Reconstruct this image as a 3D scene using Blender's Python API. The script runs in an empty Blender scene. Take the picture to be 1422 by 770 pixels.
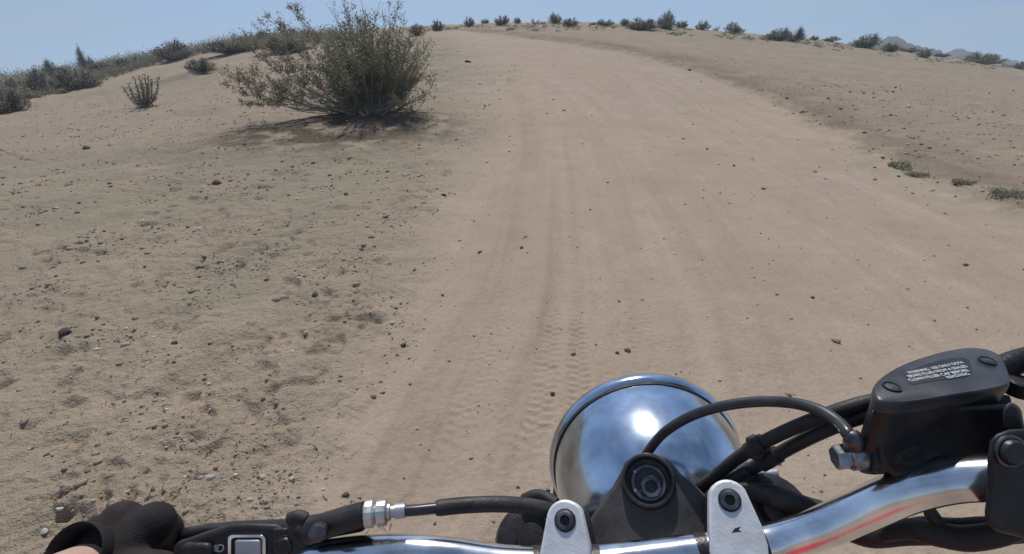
import bpy, bmesh, math, random
import numpy as np
from mathutils import Vector, Matrix
R = math.radians
C = bpy.context.scene
COL = C.collection
random.seed(7)
rng = np.random.default_rng(11)

# ------------------------------------------------------------------ camera, sky, sun, exposure
CAM_Z = 1.30
PITCH = R(23.5)
F = 711.0                                   # focal length in photo pixels (1422 wide)
cam_d = bpy.data.cameras.new('camera')
cam_d.sensor_width = 36.0
cam_d.lens = 36.0 * F / 1422.0
cam_d.clip_start = 0.01
cam_d.clip_end = 20000
cam = bpy.data.objects.new('camera', cam_d)
COL.objects.link(cam)
cam.location = (0, 0, CAM_Z)
cam.rotation_euler = (R(90) - PITCH, 0, 0)
C.camera = cam

SUN_EL, SUN_AZ = R(58), R(-8)              # azimuth from +Y, positive to the right
sun_vec = Vector((math.sin(SUN_AZ) * math.cos(SUN_EL), math.cos(SUN_AZ) * math.cos(SUN_EL), math.sin(SUN_EL)))
w = bpy.data.worlds.new('World')
C.world = w
w.use_nodes = True
nt = w.node_tree
nt.nodes.clear()
sky = nt.nodes.new('ShaderNodeTexSky')
sky.sky_type = 'NISHITA'
sky.sun_disc = False
sky.sun_elevation = SUN_EL
sky.sun_rotation = SUN_AZ
sky.altitude = 900
sky.air_density = 1.0
sky.dust_density = 0.6
sky.ozone_density = 2.2
tc = nt.nodes.new('ShaderNodeTexCoord')
mp = nt.nodes.new('ShaderNodeMapping')
mp.inputs['Scale'].default_value = (2.2, 2.2, 14)
nz = nt.nodes.new('ShaderNodeTexNoise')
nz.inputs['Scale'].default_value = 1.6
nz.inputs['Detail'].default_value = 6
nz.inputs['Roughness'].default_value = 0.62
cr = nt.nodes.new('ShaderNodeValToRGB')
cr.color_ramp.elements[0].position = 0.42
cr.color_ramp.elements[1].position = 0.80
mul = nt.nodes.new('ShaderNodeMath'); mul.operation = 'MULTIPLY'; mul.inputs[1].default_value = 0.6
mx = nt.nodes.new('ShaderNodeMix'); mx.data_type = 'RGBA'
mx.inputs[7].default_value = (3.9, 4.7, 5.1, 1)
bg = nt.nodes.new('ShaderNodeBackground')
bg.inputs['Strength'].default_value = 0.11
wo = nt.nodes.new('ShaderNodeOutputWorld')
L = nt.links.new
va = nt.nodes.new('ShaderNodeVectorMath'); va.operation = 'ADD'; va.inputs[1].default_value = (0, 0, 0.17)
vn = nt.nodes.new('ShaderNodeVectorMath'); vn.operation = 'NORMALIZE'
L(tc.outputs['Generated'], va.inputs[0]); L(va.outputs[0], vn.inputs[0]); L(vn.outputs[0], sky.inputs['Vector'])
L(tc.outputs['Generated'], mp.inputs['Vector']); L(mp.outputs[0], nz.inputs['Vector'])
L(nz.outputs['Fac'], cr.inputs[0]); L(cr.outputs[0], mul.inputs[0]); L(mul.outputs[0], mx.inputs[0])
L(sky.outputs[0], mx.inputs[6]); L(mx.outputs[2], bg.inputs['Color']); L(bg.outputs[0], wo.inputs['Surface'])

sl = bpy.data.lights.new('sun', 'SUN')
sl.energy = 3.0
sl.angle = R(0.55)
sl.color = (1.0, 0.95, 0.88)
so = bpy.data.objects.new('sun', sl)
COL.objects.link(so)
so.rotation_euler = sun_vec.to_track_quat('Z', 'Y').to_euler()
so.location = (0, 0, 50)
C.view_settings.view_transform = 'Standard'
C.view_settings.look = 'None'
C.view_settings.exposure = 0.25
C.view_settings.gamma = 1
C.cycles.max_bounces = 8
try:
    C.cycles.use_denoising = True
except Exception:
    pass

# ------------------------------------------------------------------ helpers
CP, SP = math.cos(PITCH), math.sin(PITCH)
AX_R = Vector((1, 0, 0)); AX_U = Vector((0, SP, CP)); AX_F = Vector((0, CP, -SP))
CAM = Vector((0, 0, CAM_Z))

def ray(px, py):
    return AX_R * ((px - 711) / F) + AX_U * ((385 - py) / F) + AX_F

def P(px, py, d):
    """world point seen at photo pixel (px, py) whose distance along the view axis is d metres"""
    return CAM + ray(px, py) * d

def tag(o, label=None, cat=None, group=None, kind=None):
    if label: o['label'] = label
    if cat: o['category'] = cat
    if group: o['group'] = group
    if kind: o['kind'] = kind
    return o

def empty(name, loc=(0, 0, 0)):
    o = bpy.data.objects.new(name, None)
    o.empty_display_size = 0.1
    COL.objects.link(o)
    o.location = loc
    return o

def mesh_obj(name, verts, faces, mat=None, parent=None, smooth=False):
    me = bpy.data.meshes.new(name)
    me.from_pydata([tuple(v) for v in verts], [], faces)
    me.update()
    if smooth:
        me.polygons.foreach_set('use_smooth', [True] * len(me.polygons))
    o = bpy.data.objects.new(name, me)
    COL.objects.link(o)
    if mat: me.materials.append(mat)
    if parent:
        o.parent = parent
        o.matrix_parent_inverse = Matrix.Translation(-parent_loc(parent))
    return o

def parent_loc(p):
    # meshes hold world coordinates; only a top-level Empty is moved off the origin
    return Vector(p.location) if p.parent is None else Vector((0, 0, 0))

def bm_obj(name, bm, mat=None, parent=None, smooth=True, bevel=0.0, seg=2, angle=35):
    bmesh.ops.recalc_face_normals(bm, faces=bm.faces)
    me = bpy.data.meshes.new(name)
    bm.to_mesh(me); bm.free()
    if smooth:
        me.polygons.foreach_set('use_smooth', [True] * len(me.polygons))
    o = bpy.data.objects.new(name, me)
    COL.objects.link(o)
    if mat: me.materials.append(mat)
    if bevel > 0:
        b = o.modifiers.new('bevel', 'BEVEL'); b.width = bevel; b.segments = seg
        b.limit_method = 'ANGLE'; b.angle_limit = R(angle)
    if smooth:
        me.set_sharp_from_angle(angle=R(40)) if hasattr(me, 'set_sharp_from_angle') else None
    if parent:
        o.parent = parent
        o.matrix_parent_inverse = Matrix.Translation(-parent_loc(parent))
    return o

def catmull(pts, n=8):
    pts = [Vector(p) for p in pts]
    out = []
    P_ = [pts[0] * 2 - pts[1]] + pts + [pts[-1] * 2 - pts[-2]]
    for i in range(1, len(P_) - 2):
        p0, p1, p2, p3 = P_[i - 1], P_[i], P_[i + 1], P_[i + 2]
        for k in range(n):
            t = k / n
            out.append(0.5 * ((2 * p1) + (p2 - p0) * t + (2 * p0 - 5 * p1 + 4 * p2 - p3) * t * t + (3 * p1 - p0 - 3 * p2 + p3) * t ** 3))
    out.append(pts[-1])
    return out

def tube(bm, pts, rad, seg=16, caps=True):
    """sweep a circle; rad is a number or a function of t in 0..1"""
    n = len(pts)
    rf = rad if callable(rad) else (lambda t: rad)
    tan = [((pts[min(i + 1, n - 1)] - pts[max(i - 1, 0)])).normalized() for i in range(n)]
    ref = Vector((0, 0, 1)) if abs(tan[0].z) < 0.9 else Vector((1, 0, 0))
    u = tan[0].cross(ref).normalized()
    rings = []
    for i in range(n):
        u = (u - tan[i] * u.dot(tan[i])).normalized()
        v = tan[i].cross(u)
        r = rf(i / max(n - 1, 1))
        rings.append([bm.verts.new(pts[i] + (u * math.cos(a) + v * math.sin(a)) * r)
                      for a in [2 * math.pi * k / seg for k in range(seg)]])
    for i in range(n - 1):
        for k in range(seg):
            bm.faces.new((rings[i][k], rings[i][(k + 1) % seg], rings[i + 1][(k + 1) % seg], rings[i + 1][k]))
    if caps:
        bm.faces.new(list(reversed(rings[0]))); bm.faces.new(rings[-1])

def lathe(bm, origin, axis, prof, seg=32, up=None, sx=1.0, caps=False):
    """prof: list of (distance along axis, radius)"""
    axis = Vector(axis).normalized()
    ref = Vector(up) if up else (Vector((0, 0, 1)) if abs(axis.z) < 0.9 else Vector((1, 0, 0)))
    u = axis.cross(ref).normalized(); v = u.cross(axis)
    rings = []
    for h, r in prof:
        c = Vector(origin) + axis * h
        if r < 1e-6:
            rings.append([bm.verts.new(c)])
        else:
            rings.append([bm.verts.new(c + (u * math.cos(a) * sx + v * math.sin(a)) * r) for a in [2 * math.pi * k / seg for k in range(seg)]])
    for A, B in zip(rings[:-1], rings[1:]):
        for k in range(seg):
            k2 = (k + 1) % seg
            if len(A) == 1 and len(B) == 1: continue
            if len(A) == 1: bm.faces.new((A[0], B[k2], B[k]))
            elif len(B) == 1: bm.faces.new((A[k], A[k2], B[0]))
            else: bm.faces.new((A[k], A[k2], B[k2], B[k]))
    if caps:
        if len(rings[0]) > 1: bm.faces.new(list(reversed(rings[0])))
        if len(rings[-1]) > 1: bm.faces.new(rings[-1])

def prism(bm, top, vec):
    """closed outline of world points, extruded by vec"""
    a = [bm.verts.new(Vector(p)) for p in top]
    b = [bm.verts.new(Vector(p) + Vector(vec)) for p in top]
    n = len(a)
    bm.faces.new(a); bm.faces.new(list(reversed(b)))
    for i in range(n):
        bm.faces.new((a[i], b[i], b[(i + 1) % n], a[(i + 1) % n]))

# gradient noise
def _hash(ix, iy, seed):
    h = (ix.astype(np.int64) * 374761393 + iy.astype(np.int64) * 668265263 + seed * 974711) & 0x7fffffff
    h = ((h ^ (h >> 13)) * 1274126177) & 0x7fffffff
    return (h ^ (h >> 16)) & 0x7fffffff
def gnoise(x, y, seed=0):
    ix = np.floor(x); iy = np.floor(y); fx = x - ix; fy = y - iy
    def g(dx, dy):
        a = _hash(ix + dx, iy + dy, seed).astype(np.float64) / 0x7fffffff * 2 * np.pi
        return np.cos(a) * (fx - dx) + np.sin(a) * (fy - dy)
    u = fx * fx * fx * (fx * (fx * 6 - 15) + 10); v = fy * fy * fy * (fy * (fy * 6 - 15) + 10)
    a = g(0, 0) * (1 - u) + g(1, 0) * u; b = g(0, 1) * (1 - u) + g(1, 1) * u
    return (a * (1 - v) + b * v) * 1.4
def fbm(x, y, f, o, seed=0, rough=0.5):
    s = 0; a = 1.0
    for k in range(o):
        s = s + a * gnoise(x * f + 13.7 * k, y * f - 7.1 * k, seed + k); f *= 2.03; a *= rough
    return s
def sstep(a, b, x):
    t = np.clip((x - a) / (b - a), 0, 1); return t * t * (3 - 2 * t)

# ------------------------------------------------------------------ materials
def mat_simple(name, col, rough=0.5, metal=0.0, spec=0.5, bump=0.0, bscale=200.0, var=0.0, vscale=30.0, coat=0.0, dust=0.0):
    m = bpy.data.materials.new(name); m.use_nodes = True
    n = m.node_tree; b = n.nodes['Principled BSDF']
    b.inputs['Base Color'].default_value = (*col, 1)
    b.inputs['Roughness'].default_value = rough
    b.inputs['Metallic'].default_value = metal
    b.inputs['Specular IOR Level'].default_value = spec
    b.inputs['Coat Weight'].default_value = coat
    b.inputs['Coat Roughness'].default_value = 0.08
    t = n.nodes.new('ShaderNodeTexCoord')
    if var > 0:
        q = n.nodes.new('ShaderNodeTexNoise'); q.inputs['Scale'].default_value = vscale; q.inputs['Detail'].default_value = 5
        n.links.new(t.outputs['Object'], q.inputs['Vector'])
        mxx = n.nodes.new('ShaderNodeMix'); mxx.data_type = 'RGBA'
        mxx.inputs[6].default_value = (*[c * (1 - var) for c in col], 1)
        mxx.inputs[7].default_value = (*[min(1, c * (1 + var) + 0.02 * var) for c in col], 1)
        rp = n.nodes.new('ShaderNodeMapRange'); rp.inputs[1].default_value = 0.3; rp.inputs[2].default_value = 0.7
        n.links.new(q.outputs['Fac'], rp.inputs[0]); n.links.new(rp.outputs[0], mxx.inputs[0])
        n.links.new(mxx.outputs[2], b.inputs['Base Color'])
        rr = n.nodes.new('ShaderNodeMapRange'); rr.inputs[1].default_value = 0.3; rr.inputs[2].default_value = 0.7
        rr.inputs[3].default_value = max(0, rough * (1 - 0.5 * var)); rr.inputs[4].default_value = min(1, rough * (1 + 0.7 * var))
        n.links.new(q.outputs['Fac'], rr.inputs[0]); n.links.new(rr.outputs[0], b.inputs['Roughness'])
    if dust > 0:
        q3 = n.nodes.new('ShaderNodeTexNoise'); q3.inputs['Scale'].default_value = 55; q3.inputs['Detail'].default_value = 8; q3.inputs['Roughness'].default_value = 0.7
        n.links.new(t.outputs['Object'], q3.inputs['Vector'])
        g3 = n.nodes.new('ShaderNodeNewGeometry'); sx = n.nodes.new('ShaderNodeSeparateXYZ'); n.links.new(g3.outputs['Normal'], sx.inputs[0])
        ra = n.nodes.new('ShaderNodeMapRange'); ra.inputs[1].default_value = 0.42; ra.inputs[2].default_value = 0.72; ra.inputs[3].default_value = 0.15; n.links.new(q3.outputs['Fac'], ra.inputs[0])
        rb = n.nodes.new('ShaderNodeMapRange'); rb.inputs[1].default_value = -0.1; rb.inputs[2].default_value = 1.0; rb.inputs[4].default_value = dust; n.links.new(sx.outputs[2], rb.inputs[0])
        mm = n.nodes.new('ShaderNodeMath'); mm.operation = 'MULTIPLY'; n.links.new(ra.outputs[0], mm.inputs[0]); n.links.new(rb.outputs[0], mm.inputs[1])
        m3 = n.nodes.new('ShaderNodeMix'); m3.data_type = 'RGBA'; m3.inputs[6].default_value = (*col, 1); m3.inputs[7].default_value = (0.30, 0.25, 0.19, 1)
        n.links.new(mm.outputs[0], m3.inputs[0])
        if var > 0: n.links.new(mxx.outputs[2], m3.inputs[6])
        n.links.new(m3.outputs[2], b.inputs['Base Color'])
    if bump > 0:
        q2 = n.nodes.new('ShaderNodeTexNoise'); q2.inputs['Scale'].default_value = bscale; q2.inputs['Detail'].default_value = 3
        n.links.new(t.outputs['Object'], q2.inputs['Vector'])
        bp = n.nodes.new('ShaderNodeBump'); bp.inputs['Strength'].default_value = bump; bp.inputs['Distance'].default_value = 0.002
        n.links.new(q2.outputs['Fac'], bp.inputs['Height']); n.links.new(bp.outputs[0], b.inputs['Normal'])
    return m

M = {}
M['chrome'] = mat_simple('chrome', (0.74, 0.75, 0.78), 0.17, 1.0, var=0.3, vscale=45)
M['chrome_shell'] = mat_simple('chrome_shell', (0.50, 0.58, 0.68), 0.16, 1.0, var=0.35, vscale=28)
M['alu'] = mat_simple('brushed_aluminium', (0.74, 0.75, 0.76), 0.5, 0.35, dust=0.25, var=0.10, vscale=120, bump=0.15, bscale=500)
M['black_plastic'] = mat_simple('black_plastic', (0.012, 0.012, 0.015), 0.45, 0, spec=0.32, dust=0.16, bump=0.12, bscale=900, var=0.35, vscale=40)
M['black_paint'] = mat_simple('black_paint', (0.011, 0.011, 0.014), 0.36, 0, spec=0.38, dust=0.14, bump=0.2, bscale=700, var=0.45, vscale=50)
M['grey_paint'] = mat_simple('dusty_dark_paint', (0.036, 0.037, 0.043), 0.5, 0, spec=0.4, dust=0.2, bump=0.15, bscale=500, var=0.4, vscale=45)
M['rubber'] = mat_simple('rubber', (0.013, 0.012, 0.014), 0.55, 0, spec=0.35, dust=0.16, bump=0.2, bscale=400, var=0.4, vscale=60)
M['hose'] = mat_simple('hose', (0.028, 0.026, 0.028), 0.32, 0, var=0.3, vscale=60)
M['steel'] = mat_simple('steel', (0.35, 0.35, 0.36), 0.32, 1.0, var=0.4, vscale=90)
M['dark_steel'] = mat_simple('dark_steel', (0.12, 0.12, 0.13), 0.38, 0.9, var=0.5, vscale=120)
M['zinc'] = mat_simple('zinc', (0.55, 0.54, 0.50), 0.38, 0.9, var=0.3, vscale=90)
M['silver'] = mat_simple('silver_plastic', (0.42, 0.44, 0.46), 0.35, 0.5, var=0.15, vscale=60)
M['socket'] = mat_simple('socket_shadow', (0.012, 0.012, 0.013), 0.9, 0, spec=0.1)
M['white'] = mat_simple('white_print', (0.62, 0.64, 0.66), 0.6)
M['red'] = mat_simple('red_paint', (0.62, 0.015, 0.02), 0.25, 0, coat=1.0)
M['glove'] = mat_simple('glove_fabric', (0.022, 0.017, 0.019), 0.9, 0, spec=0.2, dust=0.10, bump=0.5, bscale=900, var=0.35, vscale=35)
M['skin'] = mat_simple('skin', (0.50, 0.33, 0.27), 0.5, 0, bump=0.2, bscale=300, var=0.12, vscale=60)
M['glass'] = mat_simple('lamp_glass', (0.75, 0.78, 0.8), 0.1, 0.4)

# ------------------------------------------------------------------ terrain
HZ = [(-300, 150), (0, 110), (100, 99), (200, 82), (300, 64), (400, 52), (500, 44), (600, 38), (700, 35), (760, 34), (860, 36), (950, 41),
      (1050, 50), (1130, 57), (1200, 65), (1280, 76), (1350, 86), (1422, 98), (1700, 140)]
_az, _el = [], []
for px, py in HZ:
    d = ray(px, py)
    _az.append(math.atan2(d.x, d.y)); _el.append(math.atan2(d.z, math.hypot(d.x, d.y)))
_az = [-math.pi] + _az + [math.pi]; _el = [R(-1.5)] + _el + [R(-1.5)]

def ridge_R(az):
    return 46 + 26 * sstep(0.1, 0.8, -az) + 18 * sstep(0.15, 0.8, az)

def H_base(x, y):
    r = np.hypot(x, y) + 1e-6; az = np.arctan2(x, y)
    el = np.interp(az, _az, _el); Rr = ridge_R(az)
    hc = CAM_Z + Rr * np.tan(el)
    t = r / Rr
    s = np.where(t < 1, t * t * (3 - 2 * t), 1.0)
    h = hc * s
    # beyond the crest the land drops away
    h = h - np.where(t > 1, (r - Rr) * 0.055 * sstep(1.0, 1.5, t), 0)
    return h

def gpt(px, py):
    """where the sight line of a photo pixel meets the ground"""
    d = ray(px, py); dn = d.normalized()
    t = 0.5; prev = t
    while t < 140:
        p = CAM + dn * t
        if p.z < float(H_base(np.array(p.x), np.array(p.y))):
            lo, hi = prev, t
            for _ in range(24):
                m = (lo + hi) / 2; p = CAM + dn * m
                if p.z < float(H_base(np.array(p.x), np.array(p.y))): hi = m
                else: lo = m
            return CAM + dn * hi
        prev = t; t += 0.02 + t * 0.01
    return None

def gline(pts):
    out = [gpt(*p) for p in pts]
    return [(p.x, p.y) for p in out if p]

def dist_poly(x, y, line):
    """distance to a polyline, signed side, arclength"""
    best = np.full(x.shape, 1e9); side = np.zeros(x.shape); arc = np.zeros(x.shape); acc = 0
    for (x0, y0), (x1, y1) in zip(line[:-1], line[1:]):
        dx, dy = x1 - x0, y1 - y0; L2 = dx * dx + dy * dy; ln = math.sqrt(L2)
        t = np.clip(((x - x0) * dx + (y - y0) * dy) / L2, 0, 1)
        d = np.hypot(x - x0 - t * dx, y - y0 - t * dy)
        s = np.sign(dx * (y - y0) - dy * (x - x0))
        m = d < best
        best = np.where(m, d, best); side = np.where(m, s, side); arc = np.where(m, acc + t * ln, arc); acc += ln
    return best, side, arc

left_edge = gline([(250, 900), (420, 700), (520, 500), (585, 380), (628, 260), (655, 190), (672, 130), (668, 95), (645, 68), (622, 52), (600, 46)])
right_edge = gline([(1900, 620), (1640, 400), (1422, 305), (1330, 268), (1240, 232), (1150, 186), (1060, 140), (970, 106), (880, 82), (790, 66), (720, 56), (670, 50)])
upper_berm = gline([(1700, 240), (1422, 172), (1300, 150), (1180, 128), (1060, 100), (960, 80), (860, 64), (760, 52), (690, 46)])
rut_a = gline([(560, 700), (640, 520), (705, 400), (728, 280), (738, 200), (730, 150), (712, 110)])
rut_b = gline([(1120, 560), (1080, 400), (1020, 280), (960, 210), (900, 160), (850, 120)])
tread_a = gline([(800, 760), (803, 640), (805, 520), (803, 440), (802, 380), (799, 330), (797, 280), (792, 230), (785, 190)])
tread_b = gline([(700, 760), (730, 640), (752, 560), (762, 500), (768, 440), (772, 380), (772, 330)])
tread_c = gline([(930, 700), (905, 560), (893, 470), (885, 400), (880, 340), (868, 270), (850, 210)])
tread_d = gline([(560, 760), (620, 620), (668, 500), (700, 410), (716, 330), (722, 260)])
bush_c = gpt(520, 168)
edge_ridges = [gline([(0, 232), (60, 225), (140, 205), (230, 188), (300, 178)]),
               gline([(0, 156), (70, 146), (140, 134), (220, 118), (300, 100), (380, 84)]),
               gline([(140, 168), (240, 158), (330, 150)]),
               gline([(0, 330), (90, 300), (220, 262), (330, 250), (450, 262)]),
               gline([(40, 560), (160, 520), (260, 500), (340, 510)])]

def poly_mask(x, y):
    """1 inside the graded track"""
    dl, sl_, _ = dist_poly(x, y, left_edge); dr, sr, _ = dist_poly(x, y, right_edge)
    a = np.where(sl_ <= 0, dl, -dl); b = np.where(sr >= 0, dr, -dr)
    return a, b

def fields(x, y):
    r = np.hypot(x, y); az = np.arctan2(x, y)
    wob = 0.10 * fbm(x, y, 1.1, 3, 5) + 0.05 * fbm(x, y, 5, 2, 9)
    a, b = poly_mask(x, y); rk = np.clip(r / 3, 0.6, 3)
    a = a + wob * rk; b = b + wob * rk; tm_d = np.minimum(a, b)
    tm = np.minimum(sstep(-0.45, 0.40, a / np.clip(r / 4, 0.6, 3)), sstep(-0.10, 0.14, b / np.clip(r / 4, 0.6, 3)))
    return tm, tm_d

def H_full(x, y):
    h = H_base(x, y); r = np.hypot(x, y); az = np.arctan2(x, y)
    tm, tmd = fields(x, y)
    front = np.abs(az) < 1.3
    lod = lambda f: np.clip(1.6 - r * f * 0.02, 0, 1)      # fade detail finer than the mesh
    rough = 1 - tm
    left = sstep(0.2, -1.2, x)                             # the churned ground on the left is rougher
    # broad undulation
    h = h + 0.05 * fbm(x, y, 0.35, 3, 21) * np.clip(r / 6, 0.1, 1.6) * (0.35 + 0.65 * rough)
    h = h - 0.035 * tm
    # clods and hollows
    c1 = fbm(x, y, 2.6, 3, 31); c2 = fbm(x * 1.0, y * 1.3, 8.0, 3, 41); c3 = fbm(x, y, 24, 2, 51)
    patch = sstep(-0.35, 0.45, fbm(x, y, 0.8, 3, 33))
    h = h + rough * (0.020 * c1 + 0.014 * c2 * lod(8) * (0.35 + left * patch) + 0.012 * np.abs(c3) * lod(24) * (0.25 + left * patch))
    pits = np.clip(fbm(x, y, 6.5, 2, 61) - 0.22, 0, 1) * sstep(0.0, 0.35, fbm(x, y, 0.9, 2, 71) + 0.12)
    h = h - rough * left * 0.08 * pits * lod(7) - rough * left * patch * 0.09 * np.clip(gnoise(x * 19, y * 15, 63) - 0.22, 0, 1) * lod(17)
    # track: grooves running along it
    dl, _, al = dist_poly(x, y, rut_a); dr, _, ar = dist_poly(x, y, rut_b)
    lane = gnoise(dl * 5.5, al * 0.25, 81) + 0.5 * gnoise(dl * 14, al * 0.5, 82)
    h = h + tm * (0.013 * lane * np.clip(1.5 - r / 14, 0, 1) + 0.008 * fbm(x, y, 2, 3, 83) + 0.0028 * fbm(x, y, 18, 2, 84) * lod(20))
    h = h - 0.022 * np.exp(-(dl / 0.10) ** 2) + 0.014 * np.exp(-((dl - 0.20) / 0.07) ** 2)
    h = h - 0.018 * np.exp(-(dr / 0.16) ** 2)
    # tyre tread prints
    for ln, amp, wd, per in ((tread_a, 0.0075, 0.045, 0.046), (tread_b, 0.006, 0.05, 0.05), (tread_c, 0.0032, 0.05, 0.045), (tread_d, 0.0030, 0.055, 0.05)):
        d, s, a = dist_poly(x, y, ln)
        tot = sum(math.hypot(p[0] - q[0], p[1] - q[1]) for p, q in zip(ln[:-1], ln[1:]))
        env = np.exp(-(d / wd) ** 4) * sstep(0.0, 0.25, a) * sstep(tot, tot - 0.3, a) * np.clip(0.35 + 1.5 * gnoise(a * 1.3, d * 6, 91) + 0.5 * gnoise(x * 9, y * 9, 93), 0, 1.2) - 0.006 * np.exp(-(d / (wd * 1.1)) ** 4) * 0
        h = h - 0.35 * amp * np.exp(-(d / wd) ** 4) + 0.3 * amp * np.exp(-((d - wd * 1.5) / (wd * .4)) ** 2)
        h = h + env * amp * np.sin(2 * np.pi * (a / per + 0.25 * np.sign(s) + 0.3 * gnoise(a * 3, d * 20, 92)))
    # berm right of the track and low ledges on the left
    d, s, a = dist_poly(x, y, right_edge)
    h = h + 0.055 * np.exp(-((d - 0.22) / 0.25) ** 2) * (s < 0) * (0.5 + 0.8 * np.clip(0.5 + fbm(x, y, 1.4, 2, 101), 0, 1.3))
    d, s, a = dist_poly(x, y, upper_berm)
    h = h + 0.16 * sstep(0.6, -0.6, -d * s + 0.5 * gnoise(x * 0.6, y * 0.6, 103)) * np.exp(-(d / 6.0) ** 2)
    for k, ln in enumerate(edge_ridges):
        d, s, a = dist_poly(x, y, ln)
        wv = d * s + 0.25 * gnoise(x * 1.1, y * 1.1, 110 + k)
        wd = 0.25 + 0.02 * np.hypot(*ln[len(ln) // 2])
        tot = sum(math.hypot(p[0] - q[0], p[1] - q[1]) for p, q in zip(ln[:-1], ln[1:]))
        ends = sstep(0.0, tot * 0.3, a) * sstep(tot, tot * 0.7, a)
        h = h + ends * (0.03 if k != 1 else 0.16) * sstep(-wd * .5, wd * .5, wv) * np.exp(-(d / (wd * 4)) ** 2)
    # mound of litter under the big bush
    db = np.hypot((x - bush_c.x) / 1.5, (y - bush_c.y) / 0.9)
    h = h + 0.16 * np.exp(-db ** 2)
    return h

_T = np.geomspace(0.8, 140, 420)
def gpt(px, py, H=None):
    """where the sight line of a photo pixel meets the finished, detailed ground"""
    d = ray(px, py).normalized(); t = _T; H = H or H_full
    for _ in range(2):
        z = CAM.z + d.z * t; f = z - H(CAM.x + d.x * t, CAM.y + d.y * t)
        w_ = np.nonzero(f < 0)[0]
        if len(w_) == 0: return None
        i = max(int(w_[0]), 1)
        t = np.linspace(t[i - 1], t[i], 24)
    return CAM + d * float(t[-1] if f[i] < 0 and i == len(f) - 1 else t[12])

def HF(x, y):
    return float(H_full(np.array([float(x)]), np.array([float(y)]))[0])

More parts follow.
